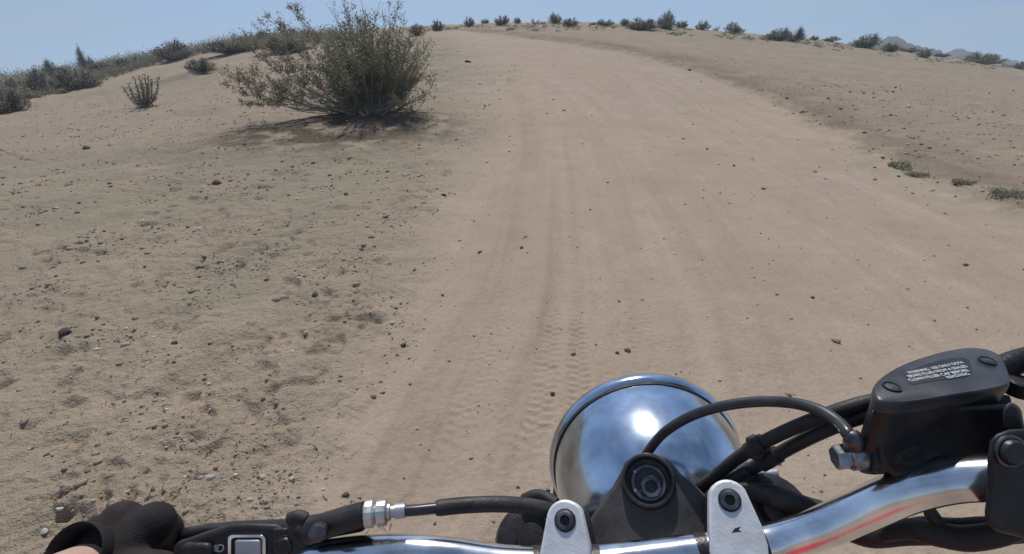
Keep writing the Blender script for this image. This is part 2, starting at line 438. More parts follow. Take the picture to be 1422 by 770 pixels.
def ground_material():
    m = bpy.data.materials.new('desert_soil'); m.use_nodes = True
    n = m.node_tree; N = n.nodes; K = n.links.new
    b = N['Principled BSDF']; b.inputs['Roughness'].default_value = 0.95; b.inputs['Specular IOR Level'].default_value = 0.12
    g = N.new('ShaderNodeNewGeometry')
    def noise(scale, detail=5, rough=0.6, src=None):
        q = N.new('ShaderNodeTexNoise'); q.inputs['Scale'].default_value = scale; q.inputs['Detail'].default_value = detail
        q.inputs['Roughness'].default_value = rough; K(src or g.outputs['Position'], q.inputs['Vector']); return q
    def rng_(sock, a, b_, c=0.0, d=1.0):
        q = N.new('ShaderNodeMapRange'); q.inputs[1].default_value = a; q.inputs[2].default_value = b_
        q.inputs[3].default_value = c; q.inputs[4].default_value = d; K(sock, q.inputs[0]); return q.outputs[0]
    def mix(f, a, b_, mode='MIX'):
        q = N.new('ShaderNodeMix'); q.data_type = 'RGBA'; q.blend_type = mode
        if isinstance(f, float): q.inputs[0].default_value = f
        else: K(f, q.inputs[0])
        for i, v in ((6, a), (7, b_)):
            if isinstance(v, tuple): q.inputs[i].default_value = (*v, 1)
            else: K(v, q.inputs[i])
        return q.outputs[2]
    at = N.new('ShaderNodeAttribute'); at.attribute_name = 'track'
    al = N.new('ShaderNodeAttribute'); al.attribute_name = 'litter'
    ag = N.new('ShaderNodeAttribute'); ag.attribute_name = 'weedy'
    big = noise(0.7, 4); mid = noise(4.0, 6, 0.65); fine = noise(42, 5, 0.7); grain = noise(190, 3, 0.7)
    soil = mix(rng_(mid.outputs['Fac'], 0.35, 0.65), (0.325, 0.256, 0.187), (0.410, 0.325, 0.240))
    soil = mix(rng_(big.outputs['Fac'], 0.4, 0.62), soil, (0.340, 0.275, 0.203))
    trk = mix(rng_(mid.outputs['Fac'], 0.35, 0.7), (0.380, 0.297, 0.230), (0.440, 0.350, 0.275))
    trk = mix(rng_(big.outputs['Fac'], 0.42, 0.6, 0, 0.6), trk, (0.400, 0.312, 0.226))
    an = N.new('ShaderNodeAttribute'); an.attribute_name = 'lane'
    av = N.new('ShaderNodeAttribute'); av.attribute_name = 'verge'
    trk = mix(an.outputs['Fac'], trk, (0.310, 0.234, 0.174))
    soil = mix(av.outputs['Fac'], soil, (0.255, 0.183, 0.133))
    c = mix(at.outputs['Fac'], soil, trk)
    c = mix(ag.outputs['Fac'], c, (0.265, 0.250, 0.175))
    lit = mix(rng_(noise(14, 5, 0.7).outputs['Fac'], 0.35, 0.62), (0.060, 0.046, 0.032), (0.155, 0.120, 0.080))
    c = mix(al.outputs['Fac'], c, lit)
    dk = noise(9.5, 6, 0.75); dm = N.new('ShaderNodeMath'); dm.operation = 'MULTIPLY'
    K(rng_(dk.outputs['Fac'], 0.56, 0.72, 0, 0.45), dm.inputs[0])
    dn = N.new('ShaderNodeMath'); dn.operation = 'SUBTRACT'; dn.inputs[0].default_value = 1.0; K(at.outputs['Fac'], dn.inputs[1]); K(dn.outputs[0], dm.inputs[1])
    c = mix(dm.outputs[0], c, (0.205, 0.155, 0.112))
    # dark grains and pale grit
    c = mix(rng_(fine.outputs['Fac'], 0.28, 0.72, 0.28, -0.0), c, (0.13, 0.10, 0.075))
    c = mix(rng_(grain.outputs['Fac'], 0.62, 0.75, 0.0, 0.45), c, (0.47, 0.41, 0.34))
    c = mix(rng_(grain.outputs['Fac'], 0.38, 0.25, 0.0, 0.55), c, (0.13, 0.10, 0.08))
    K(c, b.inputs['Base Color'])
    crumb = noise(19, 4, 0.75); inv = N.new('ShaderNodeMath'); inv.operation = 'SUBTRACT'; inv.inputs[0].default_value = 1.0; K(at.outputs['Fac'], inv.inputs[1])
    b0 = N.new('ShaderNodeBump'); b0.inputs['Distance'].default_value = 0.045
    K(rng_(inv.outputs[0], 0, 1, 0.08, 0.75), b0.inputs['Strength']); K(crumb.outputs['Fac'], b0.inputs['Height'])
    b1 = N.new('ShaderNodeBump'); K(b0.outputs[0], b1.inputs['Normal']); b1.inputs['Strength'].default_value = 0.55; b1.inputs['Distance'].default_value = 0.018
    K(fine.outputs['Fac'], b1.inputs['Height'])
    b2 = N.new('ShaderNodeBump'); b2.inputs['Strength'].default_value = 0.5; b2.inputs['Distance'].default_value = 0.003
    K(grain.outputs['Fac'], b2.inputs['Height']); K(b1.outputs[0], b2.inputs['Normal'])
    K(b2.outputs[0], b.inputs['Normal'])
    return m
M['soil'] = ground_material()

weed_c = [(gpt(1255, 232), 0.55), (gpt(1395, 268), 0.6), (gpt(1330, 248), 0.35)]
olive = [(gpt(230, 225), 3.0, 1.6), (gpt(330, 380), 0.9, 0.5), (gpt(420, 225), 2.2, 1.2), (gpt(640, 110), 2.5, 2.5), (gpt(100, 300), 1.6, 1.0), (gpt(560, 195), 1.2, 0.7), (gpt(300, 290), 1.4, .7), (gpt(1080, 60), 12, 3.5), (gpt(1230, 78), 8, 3), (gpt(620, 70), 3, 4), (gpt(240, 108), 4, 2)]

def build_ground():
    fa = np.linspace(R(-52), R(52), 800)
    ca1 = np.linspace(R(-180), R(-52), 40)[:-1]; ca2 = np.linspace(R(52), R(180), 40)[1:-1]
    az = np.concatenate([ca1, fa, ca2])
    rr = [0.45]
    while rr[-1] < 100: rr.append(rr[-1] * 1.0052)
    while rr[-1] < 290: rr.append(rr[-1] * 1.06)
    rr = np.array(rr)
    nA, nR = len(az), len(rr)
    A, Rr = np.meshgrid(az, rr)
    x = (Rr * np.sin(A)).ravel(); y = (Rr * np.cos(A)).ravel()
    z = H_full(x, y)
    tm, tmd = fields(x, y)
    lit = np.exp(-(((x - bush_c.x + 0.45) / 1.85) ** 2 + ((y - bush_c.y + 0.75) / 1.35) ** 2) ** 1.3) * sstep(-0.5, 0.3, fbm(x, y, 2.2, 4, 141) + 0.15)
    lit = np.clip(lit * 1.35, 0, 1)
    db = np.hypot(x - bush_c.x, y - bush_c.y)
    wd = np.zeros_like(x)
    for p, s in weed_c:
        wd = np.maximum(wd, np.exp(-((x - p.x) ** 2 + (y - p.y) ** 2) / s ** 2) * np.clip(0.6 + fbm(x, y, 4, 3, 151), 0, 1) * 0.7)
    for p, sx, sy in olive:
        wd = np.maximum(wd, 0.75 * np.exp(-((x - p.x) / sx) ** 2 - ((y - p.y) / sy) ** 2) * np.clip(0.6 + fbm(x, y, 1.5, 4, 161), 0, 1) * (1 - tm))
    de, se, _ = dist_poly(x, y, right_edge)
    wd = np.maximum(wd, 0.55 * np.exp(-((de - 0.35) / 0.40) ** 2) * (se < 0) * np.clip(0.35 + fbm(x, y, 2.2, 4, 171), 0, 1) * (1 - tm))
    dl_, _, al_ = dist_poly(x, y, rut_a); dr_, _, ar_ = dist_poly(x, y, rut_b)
    lane = np.clip(0.45 + 0.9 * gnoise(dl_ * 4.0, al_ * 0.22, 81) + 0.5 * gnoise(dl_ * 11, al_ * 0.5, 82), 0, 1) * tm * 0.36
    lane = np.maximum(lane, 0.6 * np.exp(-(dl_ / 0.18) ** 2) * np.clip(.6 + fbm(x, y, 1.2, 3, 195), 0, 1)); lane = np.maximum(lane, 0.4 * np.exp(-(dr_ / 0.35) ** 2) * np.clip(.6 + fbm(x, y, 1.2, 3, 196), 0, 1))
    for ln in (tread_a, tread_b, tread_c): lane = np.maximum(lane, 0.35 * np.exp(-(dist_poly(x, y, ln)[0] / 0.06) ** 2))
    lane = np.maximum(lane, tm * 0.55 * np.clip(fbm(x, y, 0.9, 5, 191), 0, 1))
    db_, sb_, _ = dist_poly(x, y, upper_berm)
    vg = (se < 0) * np.exp(-(np.clip(de - 0.3, 0, None) / np.clip(np.hypot(x, y) * 0.09, 0.4, 3)) ** 2) * np.clip(0.75 + 0.8 * fbm(x, y, 1.1, 4, 181), 0, 1) * (1 - tm)
    vg = np.maximum(vg, (1 - tm) * 0.9 * np.exp(-(db_ / np.clip(np.hypot(x, y) * 0.02, 0.12, 1)) ** 2) * np.clip(0.5 + fbm(x, y, 0.7, 3, 183), 0, 1))
    # centre vertex
    vx = np.concatenate([x, [0]]); vy = np.concatenate([y, [0]]); vz = np.concatenate([z, [0]])
    lane = np.append(lane, 0); vg = np.append(vg, 0); tm = np.append(tm, 1); lit = np.append(lit, 0); wd = np.append(wd, 0); tmd = np.append(tmd, 1)
    co = np.stack([vx, vy, vz], 1)
    i, j = np.meshgrid(np.arange(nR - 1), np.arange(nA), indexing='ij')
    a = i * nA + j; j2 = (j + 1) % nA; b = i * nA + j2; c = (i + 1) * nA + j2; d = (i + 1) * nA + j
    quads = np.stack([a, b, c, d], -1).reshape(-1, 4)[:, ::-1]
    inside = (tmd[quads].mean(1) > 0) & (np.hypot(co[quads[:, 0], 0], co[quads[:, 0], 1]) < 60)
    fan = np.array([[nR * nA, (k + 1) % nA, k] for k in range(nA)])[:, ::-1]
    def make(name, q, tri=None):
        used = np.unique(np.concatenate([q.ravel()] + ([tri.ravel()] if tri is not None else [])))
        remap = np.full(len(co), -1); remap[used] = np.arange(len(used))
        me = bpy.data.meshes.new(name)
        me.vertices.add(len(used)); me.vertices.foreach_set('co', co[used].astype(np.float32).ravel())
        nl = q.size + (tri.size if tri is not None else 0); nf = len(q) + (len(tri) if tri is not None else 0)
        li = remap[q].ravel(); ls = np.arange(len(q)) * 4
        if tri is not None:
            li = np.concatenate([li, remap[tri].ravel()]); ls = np.concatenate([ls, q.size + np.arange(len(tri)) * 3])
        me.loops.add(nl); me.loops.foreach_set('vertex_index', li.astype(np.int32))
        me.polygons.add(nf); me.polygons.foreach_set('loop_start', ls.astype(np.int32))
        me.polygons.foreach_set('use_smooth', np.ones(nf, dtype=bool))
        me.update(calc_edges=True); me.validate()
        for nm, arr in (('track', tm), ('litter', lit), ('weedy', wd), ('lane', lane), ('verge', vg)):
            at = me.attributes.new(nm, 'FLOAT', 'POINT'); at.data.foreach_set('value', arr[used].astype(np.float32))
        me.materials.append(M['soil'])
        o = bpy.data.objects.new(name, me); COL.objects.link(o); o['kind'] = 'structure'
        return o
    make('ground', quads[~inside])
    make('dirt_track', quads[inside], fan)
build_ground()
#SECTION2
# ------------------------------------------------------------------ far hills
def hills(name, px0, px1, base, tops, dist):
    """a far dark hill seen over the crest: a real ridge with depth"""
    n = 40; pts = []
    vs, fs = [], []
    for k in range(n + 1):
        t = k / n; px = px0 + (px1 - px0) * t
        top = np.interp(t, [a for a, b in tops], [b for a, b in tops]) + 0.8 * math.sin(k * 1.9) + 0.5 * math.sin(k * 4.3)
        a = P(px, base, dist); tpt = P(px, top, dist * 1.12); bk = P(px, base, dist * 1.3)
        vs += [a, a.lerp(tpt, 0.55) + Vector((0, 0, 0.15 * math.sin(k * 2.7))), tpt, bk]
    for k in range(n):
        for j in range(3):
            fs.append((k * 4 + j, (k + 1) * 4 + j, (k + 1) * 4 + j + 1, k * 4 + j + 1))
    o = mesh_obj(name, vs, fs, M['hill'], smooth=True); o['kind'] = 'structure'
M['hill'] = mat_simple('hill_rock', (0.085, 0.088, 0.095), 0.95, 0, spec=0.1, var=0.3, vscale=0.4)
hills('hills', 1205, 1330, 96, [(0, 92), (0.12, 60), (0.22, 51), (0.34, 51), (0.45, 60), (0.62, 66), (0.8, 70), (1, 88)], 170)
hills('hills', 1290, 1440, 108, [(0, 96), (0.15, 74), (0.28, 67), (0.38, 72), (0.55, 79), (0.8, 84), (1, 92)], 220)

# ------------------------------------------------------------------ plants
def leaf_mat(name, a, b):
    m = bpy.data.materials.new(name); m.use_nodes = True
    n = m.node_tree; N = n.nodes; K = n.links.new; p = N['Principled BSDF']
    g = N.new('ShaderNodeNewGeometry'); mx_ = N.new('ShaderNodeMix'); mx_.data_type = 'RGBA'
    mx_.inputs[6].default_value = (*a, 1); mx_.inputs[7].default_value = (*b, 1)
    K(g.outputs['Random Per Island'], mx_.inputs[0]); K(mx_.outputs[2], p.inputs['Base Color'])
    p.inputs['Roughness'].default_value = 0.7; p.inputs['Specular IOR Level'].default_value = 0.25
    tr = N.new('ShaderNodeBsdfTranslucent'); ms = N.new('ShaderNodeMixShader'); ms.inputs[0].default_value = 0.3
    K(mx_.outputs[2], tr.inputs['Color']); K(p.outputs[0], ms.inputs[1]); K(tr.outputs[0], ms.inputs[2]); K(ms.outputs[0], N['Material Output'].inputs['Surface'])
    return m
M['leaf_green'] = leaf_mat('creosote_leaf', (0.15, 0.152, 0.088), (0.30, 0.29, 0.175))
M['leaf_olive'] = leaf_mat('olive_leaf', (0.15, 0.148, 0.10), (0.27, 0.255, 0.18))
M['leaf_brown'] = leaf_mat('brush_twigs', (0.155, 0.13, 0.11), (0.28, 0.24, 0.20))
M['leaf_dry'] = leaf_mat('dry_leaf', (0.16, 0.135, 0.085), (0.30, 0.26, 0.18))
M['bark'] = mat_simple('bark', (0.085, 0.066, 0.055), 0.9, 0, spec=0.1, var=0.5, vscale=14)
M['bark_pale'] = mat_simple('pale_bark', (0.20, 0.165, 0.14), 0.9, 0, spec=0.1, var=0.4, vscale=14)

class Leaves:
    def __init__(s): s.c = []; s.sz = []
    def add(s, p, size): s.c.append((p.x, p.y, p.z)); s.sz.append(size)
    def arrays(s, aspect=0.5, upbias=0.3):
        c = np.array(s.c); sz = np.array(s.sz)[:, None]; n = len(c)
        a = rng.normal(size=(n, 3)); a[:, 2] += upbias; a /= np.linalg.norm(a, axis=1, keepdims=True)
        b = rng.normal(size=(n, 3)); b -= a * (a * b).sum(1, keepdims=True); b /= np.linalg.norm(b, axis=1, keepdims=True)
        v = np.stack([c - a * sz * .5, c + b * sz * aspect * .5, c + a * sz * .5, c - b * sz * aspect * .5], 1).reshape(-1, 3)
        f = np.arange(4 * n).reshape(-1, 4)
        return v, f
def raw_mesh(name, v, f):
    me = bpy.data.meshes.new(name)
    me.vertices.add(len(v)); me.vertices.foreach_set('co', np.asarray(v, dtype=np.float32).ravel())
    me.loops.add(f.size); me.loops.foreach_set('vertex_index', f.astype(np.int32).ravel())
    me.polygons.add(len(f)); me.polygons.foreach_set('loop_start', (np.arange(len(f)) * f.shape[1]).astype(np.int32))
    me.update(calc_edges=True)
    return me
class Sticks:
    """many thin tapered stems in one mesh"""
    def __init__(s): s.v = []; s.f = []
    def add(s, pts, r0, r1, seg=4):
        n = len(pts); base = len(s.v)
        for i, p in enumerate(pts):
            t = (pts[min(i + 1, n - 1)] - pts[max(i - 1, 0)]).normalized()
            u = t.orthogonal().normalized(); v = t.cross(u); r = r0 + (r1 - r0) * i / (n - 1)
            for k in range(seg):
                a = 2 * math.pi * k / seg
                s.v.append(p + (u * math.cos(a) + v * math.sin(a)) * r)
        for i in range(n - 1):
            for k in range(seg):
                a = base + i * seg
                s.f.append((a + k, a + (k + 1) % seg, a + seg + (k + 1) % seg, a + seg + k))
    def mesh(s, name):
        return raw_mesh(name, np.array([tuple(p) for p in s.v]), np.array(s.f))
def rv(s=1.0): return Vector((random.gauss(0, s), random.gauss(0, s), random.gauss(0, s)))

def depth_of(p): return (p - CAM).dot(AX_F)

# the big creosote bush by the track
def big_bush():
    gz = HF(bush_c.x, bush_c.y)
    root = empty('creosote_bush', (bush_c.x, bush_c.y, gz))
    tag(root, 'big dark green creosote bush with sprawling bare stems beside the track', 'bush')
    d0 = depth_of(bush_c)
    base = Vector((bush_c.x, bush_c.y, gz - 0.02))
    st = Sticks(); lv = Leaves(); dv = Leaves()
    tips = []
    for k in range(92):
        x = random.choice([450, 470, 489, 512, 535, 556, 578]) + random.gauss(0, 8); top = 18 + ((x - 512) / 82) ** 2 * 62
        tips.append((x, top + random.random() ** 1.6 * 85, random.gauss(0, 0.55), 1.0, 1.0))
    for k in range(48):
        x = random.uniform(446, 600); tips.append((x, random.uniform(60, 128) - abs(x - 515) * 0.12, random.choice([-1, 1]) * random.uniform(0.3, 0.85), 0.8, 1.0))
    for x, y in [(452, 4), (462, 12), (474, -4), (480, 8), (488, 2), (500, -6), (508, 10), (528, 2), (540, -5), (548, 8), (556, 4), (563, 16), (535, 14), (566, 26)]:
        tips.append((x, y, random.gauss(0, 0.3), 0.75, 0.55))
    for x, y in [(398, 3), (407, 8), (388, 28), (380, 34), (364, 12), (355, 22), (347, 32), (332, 38), (322, 40), (410, 20), (340, 46)]:
        tips.append((x, y, random.uniform(0.0, 0.9), 0.5, 0.8))
    for x, y in [(306, 92), (312, 100), (303, 118), (325, 146), (322, 125), (345, 98), (338, 112), (352, 126), (368, 152), (375, 82), (384, 70), (392, 108), (402, 92),
                 (412, 64), (424, 84), (432, 70), (415, 132), (385, 138), (370, 108), (360, 75), (440, 120), (425, 105), (400, 75), (378, 120), (395, 125)]:
        tips.append((x, y, random.uniform(-0.5, 0.5), 0.8, 0.75))
    for x, y in [(600, 84), (606, 96), (598, 128), (586, 108), (578, 72), (592, 68), (604, 112), (590, 138), (580, 96), (596, 78)]:
        tips.append((x, y, random.gauss(0, 0.35), 0.75, 0.9))
    for px, py, dj, dens, lsz in tips:
        tip = P(px, py, d0 + dj)
        if tip.z < gz + 0.1: tip.z = gz + 0.1
        off = tip - base; ho = Vector((off.x, off.y, 0))
        b = base + Vector((random.gauss(0, 0.10) + 0.06 * off.x, random.gauss(0, 0.08), 0))
        low = px < 430
        m1 = b + ho * random.uniform(0.35, 0.55) + Vector((0, 0, max(0.06, off.z * random.uniform(0.10, 0.28)))) if low and py > 55 else b + ho * random.uniform(0.3, 0.5) + Vector((0, 0, off.z * random.uniform(0.28, 0.45)))
        m2 = m1.lerp(tip, 0.55) + rv(0.04)
        pts = catmull([b, b.lerp(m1, 0.5) + rv(0.025), m1, m2, tip], 4)
        r0 = random.uniform(0.010, 0.019)
        st.add(pts, r0, 0.0025, 5)
        n = len(pts)
        for j in range(int(9 * dens) + 4):
            t = random.uniform(0.72 if low else 0.40, 1.0); i = int(t * (n - 1)); q = pts[i]
            dr = (pts[min(i + 1, n - 1)] - pts[max(i - 1, 0)]).normalized()
            e = q + (dr * random.uniform(0.4, 1.1) + rv(0.55) + Vector((0, 0, 0.35))).normalized() * random.uniform(0.10, 0.30) * (1.2 - 0.5 * t)
            mid = q.lerp(e, 0.5) + rv(0.012)
            st.add([q, mid, e], 0.0035, 0.0012, 3)
            nl = int(random.uniform(13, 29) * (dens if not low else 1.3))
            for k in range(nl):
                s = random.random() ** 0.6
                (dv if low and random.random() < 0.75 or random.random() < 0.08 else lv).add(q.lerp(e, s) + rv(0.020 + 0.014 * s), random.uniform(0.022, 0.047))
    # bare dead stems low on the left and dead twigs beneath
    for k in range(60):
        a = random.choice([random.uniform(R(150), R(215)), random.uniform(0, 2 * math.pi)])
        ln = random.uniform(0.4, 1.35) if math.cos(a) < 0 else random.uniform(0.3, 0.7)
        e = base + Vector((math.cos(a) * ln, math.sin(a) * ln * 0.7, random.uniform(0.04, 0.45)))
        m_ = base.lerp(e, 0.5) + Vector((0, 0, random.uniform(0.0, 0.1))) + rv(0.03)
        st.add(catmull([base + rv(0.03), m_, e], 4), random.uniform(0.006, 0.014), 0.003, 4)
        for j in range(3):
            q = m_.lerp(e, random.random()); st.add([q, q + rv(0.10) + Vector((math.cos(a), 0, 0.3)) * 0.12], 0.003, 0.001, 3)
    bo = bpy.data.objects.new('branches', st.mesh('branches')); COL.objects.link(bo); bo.data.materials.append(mat_simple('bush_bark', (0.27, 0.225, 0.19), 0.9, 0, spec=0.1, var=0.5, vscale=14))
    v, f = lv.arrays(0.5, 0.4)
    lo = bpy.data.objects.new('foliage', raw_mesh('foliage', v, f)); COL.objects.link(lo); lo.data.materials.append(M['leaf_green'])
    v, f = dv.arrays(0.5, 0.4)
    do = bpy.data.objects.new('dry_foliage', raw_mesh('dry_foliage', v, f)); COL.objects.link(do); do.data.materials.append(leaf_mat('dry_olive', (0.17, 0.135, 0.085), (0.33, 0.275, 0.18)))
    for o in (bo, lo, do):
        o.parent = root; o.matrix_parent_inverse = Matrix.Translation(-root.location)
    return len(lv.c)
big_bush()

def unit_shrub(seed, stems, leaves, lsize, spread=1.0, upright=0.0, bare=0.0):
    """shrub of about unit height and unit width as (branch mesh, foliage mesh)"""
    random.seed(seed); st = Sticks(); lv = Leaves()
    lump = [(random.uniform(0, 6.28), random.uniform(0.7, 1.15)) for _ in range(5)]
    for k in range(stems):
        a = random.uniform(0, 2 * math.pi)
        el = random.uniform(0.15, 1.0) ** 0.8 * (1 - upright) + upright * random.uniform(0.75, 1.0)
        hfac = 1.0
        for la, lh in lump: hfac *= 1 + (lh - 1) * max(0, math.cos(a - la))
        tip = Vector((math.cos(a) * (1 - el * 0.7) * 0.5 * spread, math.sin(a) * (1 - el * 0.7) * 0.5 * spread, (0.25 + 0.75 * el) * random.uniform(0.72, 1.0) * hfac))
        b = Vector((random.gauss(0, 0.04), random.gauss(0, 0.04), 0))
        m_ = b.lerp(tip, 0.5) + Vector((tip.x * 0.15, tip.y * 0.15, -0.05)) + rv(0.02)
        pts = catmull([b, m_, tip], 4)
        st.add(pts, 0.014, 0.004, 4); n = len(pts)
        for j in range(leaves):
            t = random.uniform(0.3, 1.0) ** 0.8; i = min(int(t * (n - 1)), n - 2)
            if random.random() < bare: continue
            q = pts[i].lerp(pts[i + 1], random.random()) + rv(0.035)
            if q.z > 0.02: lv.add(q, random.uniform(0.6, 1.3) * lsize)
            if j % 6 == 0: st.add([pts[i], q + rv(0.03)], 0.004, 0.002, 3)
    v, f = lv.arrays(0.6, 0.3)
    return st.mesh('branches'), raw_mesh('foliage', v, f)
U = [unit_shrub(100 + k, 34, 46, 0.060) for k in range(5)] + [unit_shrub(200 + k, 16, 34, 0.055, bare=0.3) for k in range(2)]
Ufine = [unit_shrub(300 + k, 60, 70, 0.035) for k in range(3)]
def joined(pair, mb, ml):
    """branches and foliage as one mesh with two materials, for shrubs too small to show parts"""
    bm = bmesh.new(); bm.from_mesh(pair[0]); nb = len(bm.faces); bm.from_mesh(pair[1])
    bm.faces.ensure_lookup_table()
    for i, f_ in enumerate(bm.faces): f_.material_index = 0 if i < nb else 1
    me = bpy.data.meshes.new('shrub'); bm.to_mesh(me); bm.free()
    me.materials.append(mb); me.materials.append(ml); return me
leafm = {'g': M['leaf_green'], 'o': M['leaf_olive'], 'b': M['leaf_brown']}
small_cache = {}
def foot(px, py, H=None):
    p = gpt(px, py, H); k = 0
    while p is None and k < 60: k += 1; py += 1; p = gpt(px, py, H)
    return p, k
def shrub(px, py, wpx, hpx, tone, variant, label, group=None, parts=False, name='desert_shrub', cat='shrub', rot=None, extra=0.0):
    p, k = foot(px, py)
    d = depth_of(p); W = wpx * d / F * 1.35; Hh = (hpx + extra) * d / F * 0.88
    rot = random.uniform(0, 6.28) if rot is None else rot
    z = HF(p.x, p.y) - 0.04 * Hh
    if parts:
        root = empty(name, (p.x, p.y, z)); root.rotation_euler.z = rot; root.scale = (W, W, Hh)
        for nm, me, m in (('branches', Ufine[variant % 3][0], M['bark']), ('foliage', Ufine[variant % 3][1], leafm[tone])):
            me = me.copy(); me.materials.append(m)
            o = bpy.data.objects.new(nm, me); COL.objects.link(o); o.parent = root
    else:
        key = (variant, tone)
        if key not in small_cache: small_cache[key] = joined(U[variant], M['bark'], leafm[tone])
        root = bpy.data.objects.new(name, small_cache[key]); COL.objects.link(root)
        root.location = (p.x, p.y, z); root.rotation_euler.z = rot; root.scale = (W, W, Hh)
    tag(root, label, cat, group)
    return root
G1 = 'shrubs along the crest of the rise'
G2 = 'shrubs on the far right slope'
G3 = 'shrubs on the slope left of the big bush'
crest = [
 (580, 50, 24, 22, 'o', 0, 'grey olive shrub close behind the right side of the big bush'),
 (608, 43, 22, 18, 'g', 1, 'small round green shrub just left of the track where it meets the sky'),
 (652, 37, 15, 17, 'b', 2, 'upright grey brown shrub at the head of the track, first on the skyline'),
 (674, 33, 12, 10, 'g', 3, 'tiny dark green shrub right of the upright grey brown one'),
 (697, 35, 24, 16, 'b', 4, 'pale twiggy shrub on the skyline above the middle of the track'),
 (718, 32, 12, 11, 'b', 0, 'tiny grey shrub touching the right of the pale twiggy one'),
 (746, 34, 22, 13, 'o', 5, 'low loose olive shrub on the skyline left of a taller green one'),
 (771, 33, 20, 18, 'g', 1, 'taller dark green shrub at the middle of the skyline'),
 (792, 37, 22, 16, 'b', 2, 'brown grey shrub right of the taller dark green one'),
 (824, 35, 9, 6, 'b', 3, 'tiny brown tuft of a shrub left of a long low green one'),
 (840, 36, 26, 11, 'g', 4, 'long low green shrub on the skyline left of the wide clump'),
 (868, 36, 16, 13, 'b', 0, 'small grey shrub leaning against the left of the wide clump'),
 (946, 37, 24, 12, 'o', 1, 'low dark shrub just right of the wide clump'),
 (975, 39, 20, 17, 'g', 2, 'pointed green shrub second to the right of the wide clump'),
 (995, 38, 12, 11, 'b', 5, 'tiny pale shrub between the pointed green one and a round one'),
 (1019, 47, 28, 19, 'g', 4, 'round dense green shrub standing alone left of the broad dark clump')]
for a in crest: shrub(*a, G1)
shrub(892, 41, 44, 23, 'b', 0, 'wide brown clump, the largest bush on the middle skyline', G1, True)
shrub(924, 41, 30, 25, 'g', 1, 'green bush joined to the right end of the wide brown clump', G1, True)
shrub(1080, 57, 38, 25, 'g', 2, 'broad dark green clump on the skyline right of the round shrub', G2, True)
shrub(1103, 58, 26, 19, 'b', 1, 'brown bush joined to the right end of the broad dark green clump', G2, True)
for a in [
 (1131, 54, 12, 10, 'o', 3, 'tiny olive shrub right of the broad dark clump'),
 (1153, 57, 26, 9, 'g', 4, 'low flat shrub left of the open forked bush'),
 (1236, 72, 28, 16, 'g', 0, 'dark shrub in front of the small dark hill'),
 (1262, 72, 26, 9, 'b', 2, 'low brown shrub at the right foot of the dark hill'),
 (1283, 80, 22, 15, 'o', 1, 'brown olive shrub on the sand below the dark hill'),
 (1308, 79, 20, 8, 'b', 3, 'low thin shrub between the dark hill and the smaller hill'),
 (1396, 91, 11, 10, 'b', 5, 'tiny shrub between two green bushes near the right end of the skyline'),
 (1416, 96, 22, 14, 'b', 4, 'grey shrub at the very right end of the skyline')]: shrub(*a, G2)
shrub(1364, 89, 46, 24, 'g', 0, 'long low green bush sloping down near the right end of the skyline', G2, True)
shrub(1202, 67, 38, 28, 'o', 2, 'open forked pale green bush leaning left of the dark hill', G2, True)
shrub(8, 156, 56, 54, 'b', 0, 'dark bushy shrub cut by the left edge of the view', G3, True)
shrub(60, 130, 36, 34, 'b', 1, 'dark round shrub second from the left edge', G3, True)
shrub(108, 124, 56, 42, 'b', 2, 'wide twiggy brown shrub left of the small upright bush', G3, True)
shrub(123, 100, 20, 34, 'o', 1, 'thin tall shrub sticking up above the left ridge', G3, True)
shrub(280, 99, 40, 27, 'b', 2, 'round brown shrub alone on the sand left of the big bush', G3, True)
shrub(243, 84, 58, 28, 'b', 1, 'long grey shrub on the ridge above the small upright bush', G3, True)
shrub(180, 97, 46, 26, 'o', 0, 'greenish shrub on the ridge left of the long grey one', G3, True)
shrub(140, 104, 40, 28, 'b', 0, 'brown shrub between the thin tall one and the greenish one', G3, True)
shrub(28, 128, 34, 28, 'o', 2, 'olive shrub at the left edge above the dark bushy one', G3, True)
shrub(82, 108, 36, 24, 'o', 1, 'olive shrub on the ridge behind the dark round one', G3, True)
shrub(325, 74, 80, 26, 'o', 0, 'broad green shrub behind the left wisps of the big bush', G3, True)
shrub(395, 72, 80, 28, 'o', 2, 'broad brown green shrub right behind the big bush', G3, True)
shrub(355, 60, 50, 16, 'b', 1, 'low shrub on the skyline behind the broad green one', G3, True)

# the ridge-top scrub that reads as one dark mass on the left
def ridge_scrub():
    random.seed(5); lv = Leaves(); st = Sticks()
    for k in range(950):
        px = random.uniform(-60, 470) if k % 3 else random.uniform(-60, 240); top = np.interp(px, [-60, 0, 100, 200, 300, 400, 500], [112, 103, 93, 76, 59, 48, 42])
        q, kk = foot(px, top + random.uniform(2, 15 + 34 * min(1, max(0, 1 - px / 230))), H_base)
        if q is None: continue
        d = depth_of(q); h = random.uniform(5, 14) * d / F; w_ = h * random.uniform(0.8, 1.7)
        z = float(H_base(np.array(q.x), np.array(q.y)))
        for s in range(8):
            st.add([Vector((q.x, q.y, z)), Vector((q.x, q.y, z + h * .8)) + rv(w_ * .3)], 0.02, 0.01, 3)
        for j in range(60):
            c = Vector((q.x, q.y, z + h * 0.5)) + Vector((random.gauss(0, w_ * .35), random.gauss(0, w_ * .35), random.gauss(0, h * .24)))
            if c.z > z: lv.add(c, random.uniform(0.06, 0.13))
    v, f = lv.arrays(0.6)
    me = raw_mesh('ridge_scrub', v, f); me.materials.append(M['leaf_olive'])
    o = bpy.data.objects.new('ridge_scrub', me); COL.objects.link(o)
    tag(o, 'dark low scrub covering the top of the left ridge', 'scrub', kind='stuff')
ridge_scrub()
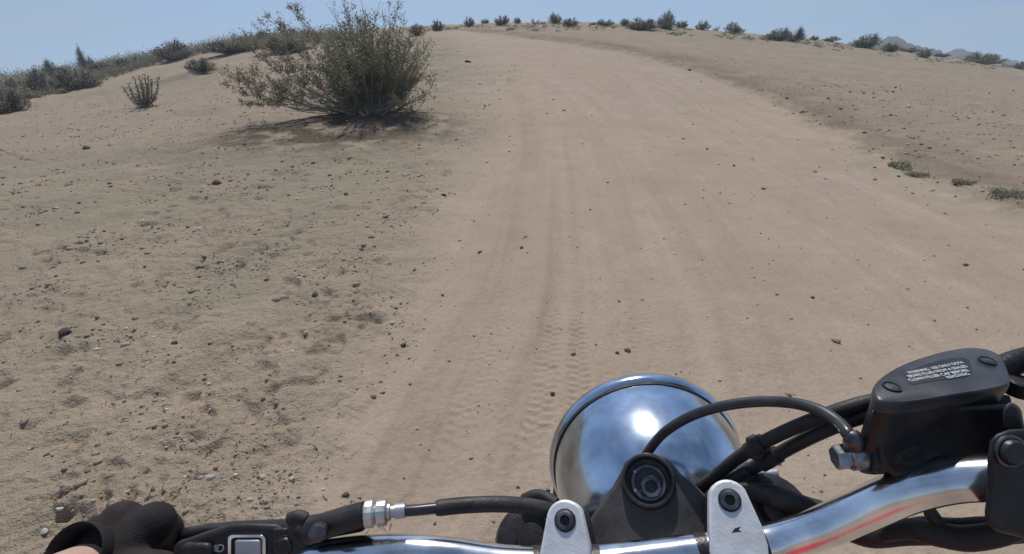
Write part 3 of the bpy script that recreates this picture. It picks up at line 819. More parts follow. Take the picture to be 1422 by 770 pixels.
def crest_grass():
    random.seed(15); lv = Leaves()
    for k in range(420):
        px = random.uniform(560, 1440); top = np.interp(px, [a for a, b in HZ], [b for a, b in HZ])
        if gnoise(np.array([px / 55.0]), np.array([0.3]), 9)[0] < -0.1: continue
        q, kk = foot(px, top + random.uniform(0.5, 9), H_base)
        if q is None: continue
        d = depth_of(q); h = random.uniform(1.5, 5) * d / F; w_ = h * random.uniform(1.0, 2.6)
        z = HF(q.x, q.y)
        for j in range(26):
            c = Vector((q.x, q.y, z + h * 0.4)) + Vector((random.gauss(0, w_ * .4), random.gauss(0, w_ * .4), random.gauss(0, h * .3)))
            if c.z > z: lv.add(c, random.uniform(0.04, 0.10))
    v, f = lv.arrays(0.5, 0.6)
    me = raw_mesh('dry_grass', v, f); me.materials.append(M['leaf_olive'])
    o = bpy.data.objects.new('dry_grass', me); COL.objects.link(o)
    tag(o, 'low dry grass and tiny tufts along the crest of the rise', 'grass', kind='stuff')
crest_grass()

# small upright bush of stiff grey fingers
def finger_bush():
    random.seed(31)
    p = gpt(198, 150); d = depth_of(p); s = d / F
    root = empty('upright_bush', (p.x, p.y, HF(p.x, p.y)))
    tag(root, 'small bush of stiff upright grey fingers alone on the left sand', 'bush')
    base = Vector(root.location)
    st = Sticks(); lv = Leaves()
    for px, py in [(172, 122), (178, 116), (182, 128), (186, 108), (190, 118), (193, 106), (197, 112), (201, 104), (206, 106), (205, 118), (211, 110), (220, 108), (218, 124), (214, 130), (190, 132), (199, 124)]:
        tip = P(px, py, d + random.gauss(0, 0.18)); off = tip - base
        pts = catmull([base + rv(0.03), base + Vector((off.x * 0.65, off.y * 0.65, off.z * 0.35)), tip], 5)
        st.add(pts, 0.022, 0.008, 5); n = len(pts)
        for j in range(70):
            i = random.randint(3, n - 1); lv.add(pts[i] + rv(0.028), random.uniform(0.03, 0.06))
    bo = bpy.data.objects.new('branches', st.mesh('branches')); COL.objects.link(bo); bo.data.materials.append(M['bark_pale'])
    v, f = lv.arrays(0.5, 1.2); lo = bpy.data.objects.new('foliage', raw_mesh('foliage', v, f)); COL.objects.link(lo)
    lo.data.materials.append(leaf_mat('grey_fingers', (0.13, 0.115, 0.085), (0.24, 0.21, 0.155)))
    for o in (bo, lo): o.parent = root; o.matrix_parent_inverse = Matrix.Translation(-root.location)
finger_bush()

# low weeds along the right bank
def weed(px, py, wpx, hpx, seed, label, dry=False):
    random.seed(seed); p = gpt(px, py); d = depth_of(p); W = wpx * d / F; Hh = hpx * d / F
    z = HF(p.x, p.y); st = Sticks(); lv = Leaves()
    root = empty('low_weed', (p.x, p.y, z)); tag(root, label, 'weed', 'low weeds on the bank right of the track')
    for k in range(70):
        a = random.uniform(0, 6.28); rr = random.random() ** 0.5 * W * 0.5
        b = Vector((p.x + math.cos(a) * rr * 0.9, p.y + math.sin(a) * rr * 0.9, z - 0.01))
        e = b + Vector((random.gauss(0, .04), random.gauss(0, .04), Hh * random.uniform(0.3, 1.0)))
        st.add([b, b.lerp(e, 0.5) + rv(0.006), e], 0.003, 0.001, 3)
        for j in range(12): lv.add(b.lerp(e, random.random()) + rv(0.012), random.uniform(0.012, 0.026))
    bo = bpy.data.objects.new('stems', st.mesh('stems')); COL.objects.link(bo); bo.data.materials.append(M['bark_pale'])
    v, f = lv.arrays(0.5); lo = bpy.data.objects.new('leaves', raw_mesh('leaves', v, f)); COL.objects.link(lo); lo.data.materials.append(M['weed_dry' if dry else 'weed'])
    for o in (bo, lo): o.parent = root; o.matrix_parent_inverse = Matrix.Translation(-root.location)
M['weed'] = leaf_mat('weed_leaf', (0.21, 0.215, 0.14), (0.33, 0.32, 0.22))
M['weed_dry'] = leaf_mat('weed_dry', (0.22, 0.19, 0.14), (0.33, 0.29, 0.21))
weed(1252, 232, 34, 9, 1, 'pale green low weed at the foot of the bank right of the track')
weed(1272, 244, 26, 6, 2, 'second pale green weed, just below and right of the first on the bank', True)
weed(1402, 270, 44, 9, 3, 'green grey weed on the bank close to the right edge of the view')
weed(1338, 254, 26, 5, 4, 'flat dry brown weed between the green ones on the bank', True)

# ------------------------------------------------------------------ stones, gravel, dry litter
def rock_mat(name, col, var=0.35):
    return mat_simple(name, col, 0.9, 0, spec=0.15, bump=0.5, bscale=40, var=var, vscale=8)
M['rock_dark'] = rock_mat('rock_dark', (0.085, 0.068, 0.060))
M['rock_brown'] = rock_mat('rock_brown', (0.20, 0.155, 0.12))
M['rock_pale'] = rock_mat('rock_pale', (0.50, 0.46, 0.41), 0.2)
M['rock_tan'] = rock_mat('rock_tan', (0.31, 0.255, 0.20))
def rock_mesh(seed, sub=2):
    random.seed(seed); bm = bmesh.new(); bmesh.ops.create_icosphere(bm, subdivisions=sub, radius=0.5)
    pl = [(Vector((random.gauss(0, 1), random.gauss(0, 1), random.gauss(0, 1))).normalized(), random.uniform(0.26, 0.42)) for _ in range(9)]
    for v in bm.verts:
        for nrm, dd in pl:
            e = v.co.dot(nrm) - dd
            if e > 0: v.co -= nrm * e
        v.co *= random.uniform(0.95, 1.05)
        v.co.z *= 0.72
    me = bpy.data.meshes.new('stone'); bm.to_mesh(me); bm.free(); return me
rocks = [rock_mesh(400 + k) for k in range(8)]
rcache = {}
def stone(x, y, size, mat, k, label, group, z=None):
    key = (k % 8, mat)
    if key not in rcache:
        me = rocks[k % 8].copy(); me.materials.append(M[mat]); rcache[key] = me
    o = bpy.data.objects.new('stone', rcache[key]); COL.objects.link(o)
    zz = HF(x, y) if z is None else z
    o.location = (x, y, zz + size * 0.06); o.rotation_euler = (random.uniform(-.3, .3), random.uniform(-.3, .3), random.uniform(0, 6.28))
    o.scale = (size, size * random.uniform(0.7, 1.0), size * random.uniform(0.7, 1.0))
    tag(o, label, 'stone', group); return o
GS = 'stones lying on the ground'
for k, (px, py, s, m, lab) in enumerate([
 (1160, 475, 14, 'rock_brown', 'brown stone on the smooth track above the brake reservoir'),
 (560, 480, 11, 'rock_dark', 'dark squarish stone near the left side of the track above the cable'),
 (767, 548, 9, 'rock_dark', 'dark stone on the track just up and left of the chrome headlight'),
 (91, 463, 21, 'rock_dark', 'large dark flat stone on the churned ground near the left edge'),
 (120, 206, 14, 'rock_dark', 'dark stone on the sand below the small upright bush'),
 (302, 256, 15, 'rock_dark', 'dark flat stone on the grey green ground below left of the big bush'),
 (480, 688, 13, 'rock_dark', 'dark oval stone above the clutch cable adjuster'),
 (292, 664, 15, 'rock_pale', 'whitish stone above the left switch housing'),
 (84, 707, 11, 'rock_pale', 'whitish stone just above the rider glove cuff'),
 (62, 738, 12, 'rock_pale', 'pale stone at the left of the glove cuff'),
 (12, 700, 11, 'rock_dark', 'dark stone at the left edge level with the glove'),
 (616, 272, 8, 'rock_dark', 'dark pebble pair at the left rim of the track below the big bush'),
 (666, 351, 9, 'rock_dark', 'dark stone at the left track rim, left of two darker dots'),
 (725, 345, 7, 'rock_dark', 'dark pebble on the lip of the left rut'),
 (438, 410, 10, 'rock_dark', 'dark stone on the churned ground left of the track, mid height'),
 (1019, 231, 6, 'rock_dark', 'black dot of a stone high on the right half of the track'),
 (1060, 263, 7, 'rock_dark', 'black stone on the track a little below and right of the highest dot'),
 (1341, 369, 8, 'rock_dark', 'dark stone on the track at the far right, above the reservoir'),
 (1129, 414, 7, 'rock_dark', 'small dark stone with a pale crumb right of the track middle'),
 (857, 491, 7, 'rock_dark', 'small black stone on the track above the headlight'),
 (614, 411, 6, 'rock_dark', 'dark pebble left of the wavy rut'),
 (1262, 149, 8, 'rock_pale', 'pale stone on the right bank slope high up'),
 (1167, 152, 7, 'rock_dark', 'dark stone on the bank right of the track, nearest the sky'),
 (958, 97, 7, 'rock_dark', 'dark stone far up at the right rim of the track'),
 (650, 87, 10, 'rock_dark', 'dark clod right of the big bush on the track rim'),
 (425, 462, 9, 'rock_pale', 'pale stone on the ground left of the track, above the dark oval'),
 (243, 478, 12, 'rock_dark', 'dark stone in the middle of the churned ground'),
 (1328, 257, 8, 'rock_dark', 'dark stone between the weeds of the right bank'),
 (1145, 660, 7, 'rock_brown', 'brown pebble under the brake hose fitting'),
 (449, 680, 8, 'rock_pale', 'light pebble left of the dark oval stone'),
 (155, 600, 13, 'rock_tan', 'tan clod on the lower left ground'),
 (34, 585, 14, 'rock_tan', 'tan clod near the left edge, below the large dark stone')]):
    p = gpt(px, py); random.seed(k); stone(p.x, p.y, s * depth_of(p) / F, m, k, lab, GS)
random.seed(77)
def scatter(n, xr, yr, szr, label, group, mats, k0):
    pts = []
    while len(pts) < n:
        px, py = random.uniform(*xr), yr[0] + (yr[1] - yr[0]) * random.random()
        p = gpt(px, py)
        if p is not None: pts.append(p)
    zs = H_full(np.array([p.x for p in pts]), np.array([p.y for p in pts]))
    for k, p in enumerate(pts):
        s = random.uniform(*szr) * (1.0 if random.random() < 0.8 else 1.5)
        s = min(s * depth_of(p) / F, 0.09)
        stone(p.x, p.y, s, random.choice(mats), k0 + k, label, group, z=float(zs[k]))
scatter(90, (0, 520), (210, 740), (3, 6.5), 'small stone strewn on the churned ground left of the track', 'stones on the left ground', ['rock_tan', 'rock_brown', 'rock_tan', 'rock_pale', 'rock_brown'], 0)
scatter(30, (520, 1422), (200, 700), (2, 4.5), 'small loose stone on the smooth dirt of the track', 'stones on the track', ['rock_dark', 'rock_brown', 'rock_tan', 'rock_dark'], 3)
scatter(55, (1080, 1422), (110, 280), (3, 6.5), 'small stone on the rough bank right of the track', 'stones on the right bank', ['rock_dark', 'rock_brown', 'rock_pale'], 5)

def gravel():
    ico = bmesh.new(); bmesh.ops.create_icosphere(ico, subdivisions=1, radius=0.5)
    iv = np.array([tuple(v.co) for v in ico.verts]); iff = np.array([[v.index for v in f.verts] for f in ico.faces]); ico.free()
    n = 62000
    az = rng.uniform(R(-50), R(50), n); el = np.arctan(1.3 / (0.9 * (22 / 0.9) ** rng.uniform(0, 1, n) ** 0.9))
    r = 1.3 / np.tan(el); x = r * np.sin(az); y = r * np.cos(az)
    tm, _ = fields(x, y); keep = rng.uniform(0, 1, n) < (0.03 + 0.97 * (1 - tm) * np.clip(0.25 + 1.7 * fbm(x, y, 1.5, 4, 301), 0.04, 1))
    x, y, r = x[keep], y[keep], r[keep]; n = len(x); z = H_full(x, y)
    s = np.exp(rng.normal(np.log(0.0066), 0.62, n)) * np.clip((r / 2.2) ** 0.6, 0.7, 3); s = np.minimum(s, 0.05)
    sc = s[:, None] * rng.uniform(0.6, 1.25, (n, 3)); sc[:, 2] *= 0.7
    an = rng.uniform(0, 6.28, n); ca, sa = np.cos(an), np.sin(an)
    v = iv[None] * (1 + rng.normal(0, 0.12, (n, len(iv), 1))) * sc[:, None, :]
    vx = v[..., 0] * ca[:, None] - v[..., 1] * sa[:, None]; vy = v[..., 0] * sa[:, None] + v[..., 1] * ca[:, None]
    v = np.stack([vx + x[:, None], vy + y[:, None], v[..., 2] + (z + s * 0.05)[:, None]], -1).reshape(-1, 3)
    f = (iff[None] + (np.arange(n) * len(iv))[:, None, None]).reshape(-1, 3)
    me = raw_mesh('gravel', v, f)
    m = bpy.data.materials.new('gravel_mix'); m.use_nodes = True; nn = m.node_tree; b = nn.nodes['Principled BSDF']
    g = nn.nodes.new('ShaderNodeNewGeometry'); c_ = nn.nodes.new('ShaderNodeValToRGB')
    c_.color_ramp.interpolation = 'CONSTANT'
    els = c_.color_ramp.elements; els[0].color = (0.13, 0.10, 0.08, 1); els[1].position = 0.10; els[1].color = (0.22, 0.175, 0.13, 1)
    for pos, col in ((0.38, (0.30, 0.24, 0.185)), (0.86, (0.42, 0.36, 0.29)), (0.96, (0.56, 0.51, 0.45))):
        e = els.new(pos); e.color = (*col, 1)
    nn.links.new(g.outputs['Random Per Island'], c_.inputs[0]); nn.links.new(c_.outputs[0], b.inputs['Base Color']); b.inputs['Roughness'].default_value = 0.95
    b.inputs['Specular IOR Level'].default_value = 0.1
    me.materials.append(m); o = bpy.data.objects.new('gravel', me); COL.objects.link(o)
    tag(o, 'loose gravel and crumbs of soil scattered over the ground', 'gravel', kind='stuff')
gravel()

def litter():
    """dry twigs and leaf crumbs, thickest under the big bush and on the left ground"""
    random.seed(9); pts = []
    for k in range(1500):
        a = random.uniform(0, 6.28); rr = abs(random.gauss(0, 0.8))
        pts.append((bush_c.x - 0.35 + math.cos(a) * rr * 1.7, bush_c.y - 0.6 + math.sin(a) * rr * 1.1, 1.0))
    for k in range(520):
        px = random.uniform(-40, 560); py = random.uniform(190, 760); p = gpt(px, py, H_base)
        if p is not None and gnoise(np.array([p.x * 1.3]), np.array([p.y * 1.3]), 401)[0] > -0.05: pts.append((p.x, p.y, 0.38))
    zs = H_full(np.array([p[0] for p in pts]), np.array([p[1] for p in pts])); st = Sticks()
    for (x, y, s), z in zip(pts, zs):
        a = random.uniform(0, 6.28); ln = random.uniform(0.02, 0.11) * s
        c = Vector((x, y, z + 0.004)); dv = Vector((math.cos(a), math.sin(a), random.uniform(-0.05, 0.25))) * ln
        st.add([c - dv * .5, c + rv(0.003) + Vector((0, 0, .004)), c + dv * .5], random.uniform(0.0012, 0.003), 0.0008, 3)
    me = st.mesh('dry_litter'); me.materials.append(leaf_mat('litter_twig', (0.06, 0.045, 0.035), (0.24, 0.19, 0.14)))
    o = bpy.data.objects.new('dry_litter', me); COL.objects.link(o)
    tag(o, 'dry twigs and crumbs lying under the big bush and over the left ground', 'litter', kind='stuff')
litter()
# ------------------------------------------------------------------ the motorcycle
bike = empty('motorcycle', (0.09, 0.75, 0.0))
tag(bike, 'motorcycle front end with chrome handlebar, headlight and black controls, ridden up the dirt track', 'motorcycle')

O = P(905, 782, 0.315)
n_ = (-ray(905, 740)).normalized()
u_ = P(1000, 768, 0.313) - P(785, 793, 0.316)
u_ = (u_ - n_ * u_.dot(n_)).normalized()
v_ = n_.cross(u_)
def Q(px, py, c):
    """point of the plane lying c metres above the handlebar clamp plane that is seen at a photo pixel"""
    d = ray(px, py); t = (O + n_ * c - CAM).dot(n_) / d.dot(n_); return CAM + d * t
def HZP(px, py, z):
    d = ray(px, py); return CAM + d * ((z - CAM.z) / d.z)

# handlebar: one bent chrome tube
bar_r = 0.0111
bar_px = [(-110, 850, .43), (0, 838, .405), (100, 824, .385), (200, 812, .365), (300, 800, .348), (380, 790, .335), (440, 778, .326), (500, 771, .320), (560, 769, .317),
          (620, 773, .316), (700, 784, .316), (800, 787, .316), (905, 776, .315), (1000, 764, .313), (1075, 753, .308), (1137, 734, .297), (1195, 709, .286), (1254, 684, .274), (1312, 669, .264),
          (1366, 664, .256), (1430, 664, .250), (1520, 668, .245), (1640, 676, .242), (1800, 690, .24)]
bar = [P(*p) for p in bar_px]
bm = bmesh.new(); tube(bm, catmull(bar[1:-1], 8), bar_r, 32)
handlebar = bm_obj('handlebar', bm, M['chrome'], bike)
bm = bmesh.new(); tube(bm, catmull(bar[0:4], 6), 0.0165, 20); bm_obj('grip', bm, M['rubber'], bike)
bm = bmesh.new(); tube(bm, catmull(bar[-3:], 6), 0.0165, 20); bm_obj('grip', bm, M['rubber'], bike)

# clamps (risers) with their bolts
bar_curve = catmull(bar[1:-1], 8)
def bar_at(px):
    best = min(range(len(bar_curve)), key=lambda i: abs(((bar_curve[i] - CAM).dot(AX_R) / (bar_curve[i] - CAM).dot(AX_F)) * F + 711 - px))
    return bar_curve[best], (bar_curve[best + 1] - bar_curve[best - 1]).normalized()
def clamp(cx, cy, hole, mark=False):
    c = bar_at(cx)[0]                                   # bar centre under the clamp
    hr = ray(*hole); bolt = CAM + hr * ((c + n_ * 0.016 - CAM).dot(n_) / hr.dot(n_)); bv = (bolt - c).dot(v_); bu = (bolt - c).dot(u_)
    out = []
    def add(a0, a1, cu, cv, r, n=9):
        for k in range(n + 1):
            a = R(a0 + (a1 - a0) * k / n); out.append((cu + math.cos(a) * r, cv + math.sin(a) * r))
    add(25, 155, bu, bv, 0.0118)
    out.append((bu * .5 - 0.0150, bv * 0.42)); out.append((-0.0165, 0.0)); out.append((-bu * .5 - 0.0150, -bv * 0.42))
    add(205, 335, -bu, -bv, 0.0118)
    out.append((-bu * .5 + 0.0150, -bv * 0.42)); out.append((0.0165, 0.0)); out.append((bu * .5 + 0.0150, bv * 0.42))
    top = [c + u_ * a + v_ * b + n_ * 0.0165 for a, b in out]
    bm = bmesh.new(); prism(bm, top, -n_ * 0.013)
    o = bm_obj('handlebar_clamp', bm, M['alu'], bike, bevel=0.0016, seg=3)
    low = [c + u_ * a * .97 + v_ * b * .97 + n_ * 0.0015 for a, b in out]
    bm = bmesh.new(); prism(bm, low, -n_ * 0.036); bm_obj('riser', bm, M['black_paint'], o, bevel=0.001)
    for sg in (1, -1):
        b0 = c + u_ * bu * sg + v_ * bv * sg + n_ * 0.0163
        bm = bmesh.new(); lathe(bm, b0, n_, [(0.0006, 0.0066), (0.0010, 0.0066), (0.0010, 0.0060), (0.0006, 0.0060)], 32); bm_obj('bolt_recess', bm, M['rubber'], o)
        bm = bmesh.new(); lathe(bm, b0, n_, [(-0.002, 0.0060), (0.0002, 0.0060), (0.0016, 0.0054), (0.0020, 0.0046), (0.0020, 0.0030), (-0.002, 0.0029), (-0.002, 0)], 32)
        bt = bm_obj('bolt', bm, M['dark_steel'], o)
        bm = bmesh.new(); lathe(bm, b0, n_, [(-0.0015, 0.0031), (0.0016, 0.0031), (0.0016, 0)], 6); bm_obj('bolt_hole_shade', bm, M['socket'], o, smooth=False)  # near-black hex disc paints the shade inside the bolt's hole
    if mark:
        q = Q(1023, 737, 0.0168)
        bm = bmesh.new(); prism(bm, [q + u_ * a + v_ * b for a, b in [(-.0032, -.0010), (-.0008, .0012), (.0030, .0018), (.0012, .0002), (.0026, -.0010)]], n_ * 0.0003)
        bm_obj('chip', bm, M['rubber'], o, smooth=False)
clamp(785, 794, (785, 723))
clamp(1019, 768, (1013, 695), True)
# short silver sleeve between the clamps is the bar itself, knurled dark bands at the clamps
for px, hw in ((828, .0028), (975, .0035), (1052, .0048), (747, .0035)):
    q, t_ = bar_at(px); k_ = ((q - CAM).dot(AX_R) / (q - CAM).dot(AX_F)) * F + 711
    q = q + t_ * ((px - k_) * depth_of(q) / F)
    bm = bmesh.new(); lathe(bm, q, t_, [(-hw, bar_r), (-hw, bar_r + .0006), (hw, bar_r + .0006), (hw, bar_r)], 32); bm_obj('knurled_band', bm, M['black_paint'], handlebar)

# top plate of the steering head, with its ignition lock
pl = [(862, 655), (868, 641), (883, 631), (900, 628), (918, 632), (935, 644), (946, 658), (962, 670), (985, 692), (1040, 700), (1100, 735), (1100, 850), (700, 860), (712, 790), (790, 775), (806, 748), (818, 722), (834, 697), (850, 676)]
bm = bmesh.new(); prism(bm, [Q(x, y, -0.030) for x, y in pl], -n_ * 0.018)
top_plate = bm_obj('top_plate', bm, M['grey_paint'], bike, bevel=0.003, seg=3)
rc = Q(900, 668, -0.026)
bm = bmesh.new()
lathe(bm, rc, n_, [(-0.008, 0.0185), (0.001, 0.0185), (0.0028, 0.0176), (0.0030, 0.0162), (0.0012, 0.0150), (-0.010, 0.0145), (-0.010, 0.0)], 48)
lock = bm_obj('steering_lock', bm, M['black_paint'], bike)
bm = bmesh.new(); lathe(bm, rc - v_ * 0.001, n_, [(-0.009, 0.0125), (-0.002, 0.0125), (-0.0012, 0.0118), (-0.0012, 0.0098), (-0.006, 0.0095), (-0.0095, 0.0094)], 40); bm_obj('lock_ring', bm, M['dark_steel'], lock)
bm = bmesh.new(); lathe(bm, rc + u_ * 0.0012 - v_ * 0.004, n_, [(-0.009, 0.0078), (-0.0005, 0.0078), (0.0004, 0.0070), (0.0004, 0.0044), (-0.004, 0.0040), (-0.004, 0)], 8); bm_obj('stem_nut', bm, M['dark_steel'], lock)
for a, rr_ in ((2.4, .0105), (3.6, .0112)):
    q = rc + (u_ * math.cos(a) + v_ * math.sin(a)) * rr_ - n_ * 0.001
    bm = bmesh.new(); lathe(bm, q, n_, [(-0.002, .0014), (0.001, .0012), (0.001, 0)], 10); bm_obj('pin', bm, M['steel'], lock)

# headlight: chrome bucket with rim and lens
hc = P(898, 651, 0.484)
ax = Vector((0.03, 1.0, -0.16)).normalized()
bm = bmesh.new()
prof = []
for k in range(15):
    a = k / 14 * math.pi / 2
    prof.append((-0.112 * math.cos(a) ** 0.80 if a < math.pi / 2 - 1e-6 else 0.0, 0.0865 * math.sin(a) ** 0.92 if k else 0.0))
prof += [(0.004, 0.0868)]
lathe(bm, hc, ax, prof, 72)
head = bm_obj('headlight', bm, M['chrome_shell'], bike)
bm = bmesh.new(); lathe(bm, hc, ax, [(0.0035, 0.0868), (0.0035, 0.0880), (0.0048, 0.0900), (0.009, 0.0915), (0.014, 0.0912), (0.018, 0.0890), (0.019, 0.085), (0.018, 0.083)], 72); bm_obj('rim', bm, M['chrome_shell'], head)
bm = bmesh.new(); lathe(bm, hc, ax, [(0.0005, 0.0872), (0.0025, 0.0880), (0.0034, 0.0872)], 72); bm_obj('seam', bm, M['rubber'], head)
bm = bmesh.new(); lathe(bm, hc, ax, [(0.017, 0.084), (0.028, 0.06), (0.034, 0.03), (0.035, 0)], 48); bm_obj('lens', bm, M['glass'], head)
for sx in (-1, 1):
    b0 = hc + Vector((sx * 0.084, -0.045, -0.012))
    dr = Vector((sx, 0, 0))
    bm = bmesh.new(); lathe(bm, b0, dr, [(-0.012, 0.0105), (0.0, 0.0105), (0.001, 0.0095), (0.0012, 0.007)], 24, caps=True); bm_obj('bucket_boss', bm, M['black_paint'], head)
    bm = bmesh.new(); lathe(bm, b0, dr, [(0.001, 0.0068), (0.008, 0.0068), (0.009, 0.006)], 6, caps=True); bm_obj('mounting_bolt', bm, M['steel'], head, smooth=False)
# fork tubes and the ears that carry the lamp
sdir = (-n_ * 0.9 + Vector((0, 0.30, -0.25))).normalized()
ftop = [Q(738, 752, -0.028), Q(1072, 712, -0.028)]
wheel_c = Vector((0.140, 0.68, 0.31))
for q in ftop:
    e = Vector((q.x * 0.75 + 0.140 * 0.25, wheel_c.y - 0.04, wheel_c.z))
    bm = bmesh.new(); tube(bm, [q, q.lerp(e, .5), e], 0.0195, 24); ft = bm_obj('fork_tube', bm, M['steel'], bike)
    dr = (e - q).normalized()
    bm = bmesh.new(); lathe(bm, q, -dr, [(-0.055, 0.026), (-0.004, 0.026), (0.004, 0.024), (0.006, 0.019), (0.006, 0.011), (0.012, 0.010), (0.012, 0)], 28); bm_obj('fork_cap', bm, M['black_paint'], ft)
for pts, th in (([(703, 762), (712, 728), (724, 712), (764, 712), (768, 766), (735, 775)], 0.03), ([(728, 738), (748, 716), (768, 720), (770, 768), (733, 770)], 0.045)):
    bm = bmesh.new(); prism(bm, [Q(x, y, -0.022 - th * .2) for x, y in pts], -n_ * th); bm_obj('fork_bracket', bm, M['black_paint'] if th < .04 else M['grey_paint'], bike, bevel=0.002)
# cable guide beside the lamp
bm = bmesh.new(); tube(bm, catmull([P(728, 694, .37), P(744, 688, .365), P(758, 691, .36), P(772, 700, .355)], 6), 0.0042, 12); cg = bm_obj('cable_guide', bm, M['rubber'], bike)
bm = bmesh.new(); lathe(bm, P(761, 697, .372), Vector((0, 0.3, 1)), [(-0.008, .0016), (0.010, .0016)], 10, caps=True); bm_obj('guide_pin', bm, M['steel'], cg)
# wheel and mudguard under the lamp
bm = bmesh.new()
tp = []
for k in range(16):
    a = 2 * math.pi * k / 16; tp.append((math.cos(a) * 0.040, 0.258 + math.sin(a) * 0.050))
lathe(bm, wheel_c, (1, 0, 0), tp + [tp[0]], 64); wheel = bm_obj('front_wheel', bm, M['rubber'], bike)
bm = bmesh.new(); lathe(bm, wheel_c, (1, 0, 0), [(-0.035, 0.212), (-0.03, 0.195), (0.03, 0.195), (0.035, 0.212)], 64); rim = bm_obj('rim', bm, M['chrome'], wheel)
bm = bmesh.new(); lathe(bm, wheel_c, (1, 0, 0), [(-0.05, 0.0), (-0.05, 0.03), (0.05, 0.03), (0.05, 0.0)], 24)
for k in range(28):
    a = 2 * math.pi * k / 28; s = 0.03 if k % 2 else -0.03
    tube(bm, [wheel_c + Vector((s, math.cos(a + .3) * .03, math.sin(a + .3) * .03)), wheel_c + Vector((0, math.cos(a) * .197, math.sin(a) * .197))], 0.0016, 5)
bm_obj('hub', bm, M['steel'], wheel)
bm = bmesh.new(); rows = []
for k in range(17):
    a = R(62 + k * 6)
    rows.append([bm.verts.new(wheel_c + Vector((x, math.cos(a) * rr_, math.sin(a) * rr_))) for x, rr_ in ((-.046, .296), (-.038, .312), (0, .320), (.038, .312), (.046, .296))])
for A, B in zip(rows[:-1], rows[1:]):
    for j in range(4): bm.faces.new((A[j], A[j + 1], B[j + 1], B[j]))
fd = bm_obj('mudguard', bm, M['black_paint'], bike); fd.modifiers.new('thickness', 'SOLIDIFY').thickness = 0.003

# fuel tank and seat, just behind and below the view
bm = bmesh.new()
tk = [(0.24, 0.05, 0.0), (0.16, 0.13, 0.0), (0.05, 0.16, 0.0), (-0.08, 0.145, .0), (-0.22, 0.15, 0), (-0.33, 0.11, 0), (-0.40, 0.03, 0)]
rings = []
for yy, wd, _ in tk:
    ring = []
    for k in range(16):
        a = 2 * math.pi * k / 16
        ring.append(bm.verts.new(Vector((0.09 + math.cos(a) * wd, yy + 0.02, 0.765 + max(0.03, wd * 0.75) * math.sin(a)))))
    rings.append(ring)
for A, B in zip(rings[:-1], rings[1:]):
    for k in range(16): bm.faces.new((A[k], A[(k + 1) % 16], B[(k + 1) % 16], B[k]))
bm.faces.new(rings[0]); bm.faces.new(list(reversed(rings[-1])))
tank = bm_obj('fuel_tank', bm, M['red'], bike); ss = tank.modifiers.new('smooth', 'SUBSURF'); ss.levels = ss.render_levels = 2
bm = bmesh.new(); lathe(bm, (0.09, -0.10, 0.845), (0, 0, 1), [(0, .034), (.012, .034), (.016, .03), (.018, 0)], 32); bm_obj('filler_cap', bm, M['chrome'], tank)

# brake master cylinder and its reservoir
zL = P(1305, 552, 0.262).z
lid = [(1213, 541), (1221, 528), (1245, 512), (1275, 500), (1310, 490), (1345, 484.5), (1372, 487), (1388, 495), (1397, 509), (1402, 527), (1398, 536), (1370, 543), (1320, 551), (1272, 559), (1240, 561), (1219, 556)]
def smooth_loop(pts, n=4):
    L_ = len(pts); out = []
    for i in range(L_):
        p0, p1, p2, p3 = [Vector(pts[(i + k) % L_]) for k in (-1, 0, 1, 2)]
        for k in range(n):
            t = k / n
            out.append(0.5 * ((2 * p1) + (p2 - p0) * t + (2 * p0 - 5 * p1 + 4 * p2 - p3) * t * t + (3 * p1 - p0 - 3 * p2 + p3) * t ** 3))
    return out
loop = smooth_loop([HZP(x, y, zL) for x, y in lid])
cen = sum(loop, Vector()) / len(loop)
def scaled(lp, s, dz): return [cen + (p - cen) * s + Vector((0, 0, dz)) for p in lp]
def loft(bm, loops, cap=True):
    rs = [[bm.verts.new(p) for p in lp] for lp in loops]
    for A, B in zip(rs[:-1], rs[1:]):
        for k in range(len(A)): bm.faces.new((A[k], A[(k + 1) % len(A)], B[(k + 1) % len(A)], B[k]))
    if cap: bm.faces.new(rs[0]); bm.faces.new(rs[-1])
bm = bmesh.new()
body_low = [P(1236, 662, .262), P(1400, 640, .246)]
loft(bm, [scaled(loop, .985, -.0065), scaled(loop, .975, -.020), scaled(loop, .965, -.036), scaled(loop, .94, -.046), scaled(loop, .90, -.049)])
mc = bm_obj('master_cylinder', bm, M['black_paint'], bike)
# lower casting that runs down onto the bar, and the cylinder bore towards the hose
bm = bmesh.new(); prism(bm, [P(x, y, .268) for x, y in [(1214, 600), (1222, 645), (1240, 664), (1262, 662), (1300, 642), (1375, 634), (1412, 630), (1412, 560), (1225, 566)]], ray(1310, 610).normalized() * 0.024)
bm_obj('mount_casting', bm, M['black_paint'], mc, bevel=0.003, seg=3)
b0, b1 = P(1232, 628, .278), P(1184, 633, .280)
bd = (b1 - b0).normalized()
bm = bmesh.new(); lathe(bm, b0, bd, [(-0.01, .0105), (0.008, .0105), (0.009, .0092), (0.0115, .0092), (0.0118, .0085)], 28, caps=True); bm_obj('cylinder_end', bm, M['black_paint'], mc)
bm = bmesh.new()
loft(bm, [scaled(loop, 1.0, -.0062), scaled(loop, 1.012, -.0050), scaled(loop, 1.012, -.0012), scaled(loop, 1.0, .0002), scaled(loop, .972, .0010)])
rl = bm_obj('reservoir_lid', bm, mat_simple('lid_paint', (0.026, 0.028, 0.034), 0.36, 0, bump=0.08, bscale=700, var=0.3, vscale=60, dust=0.16), mc)
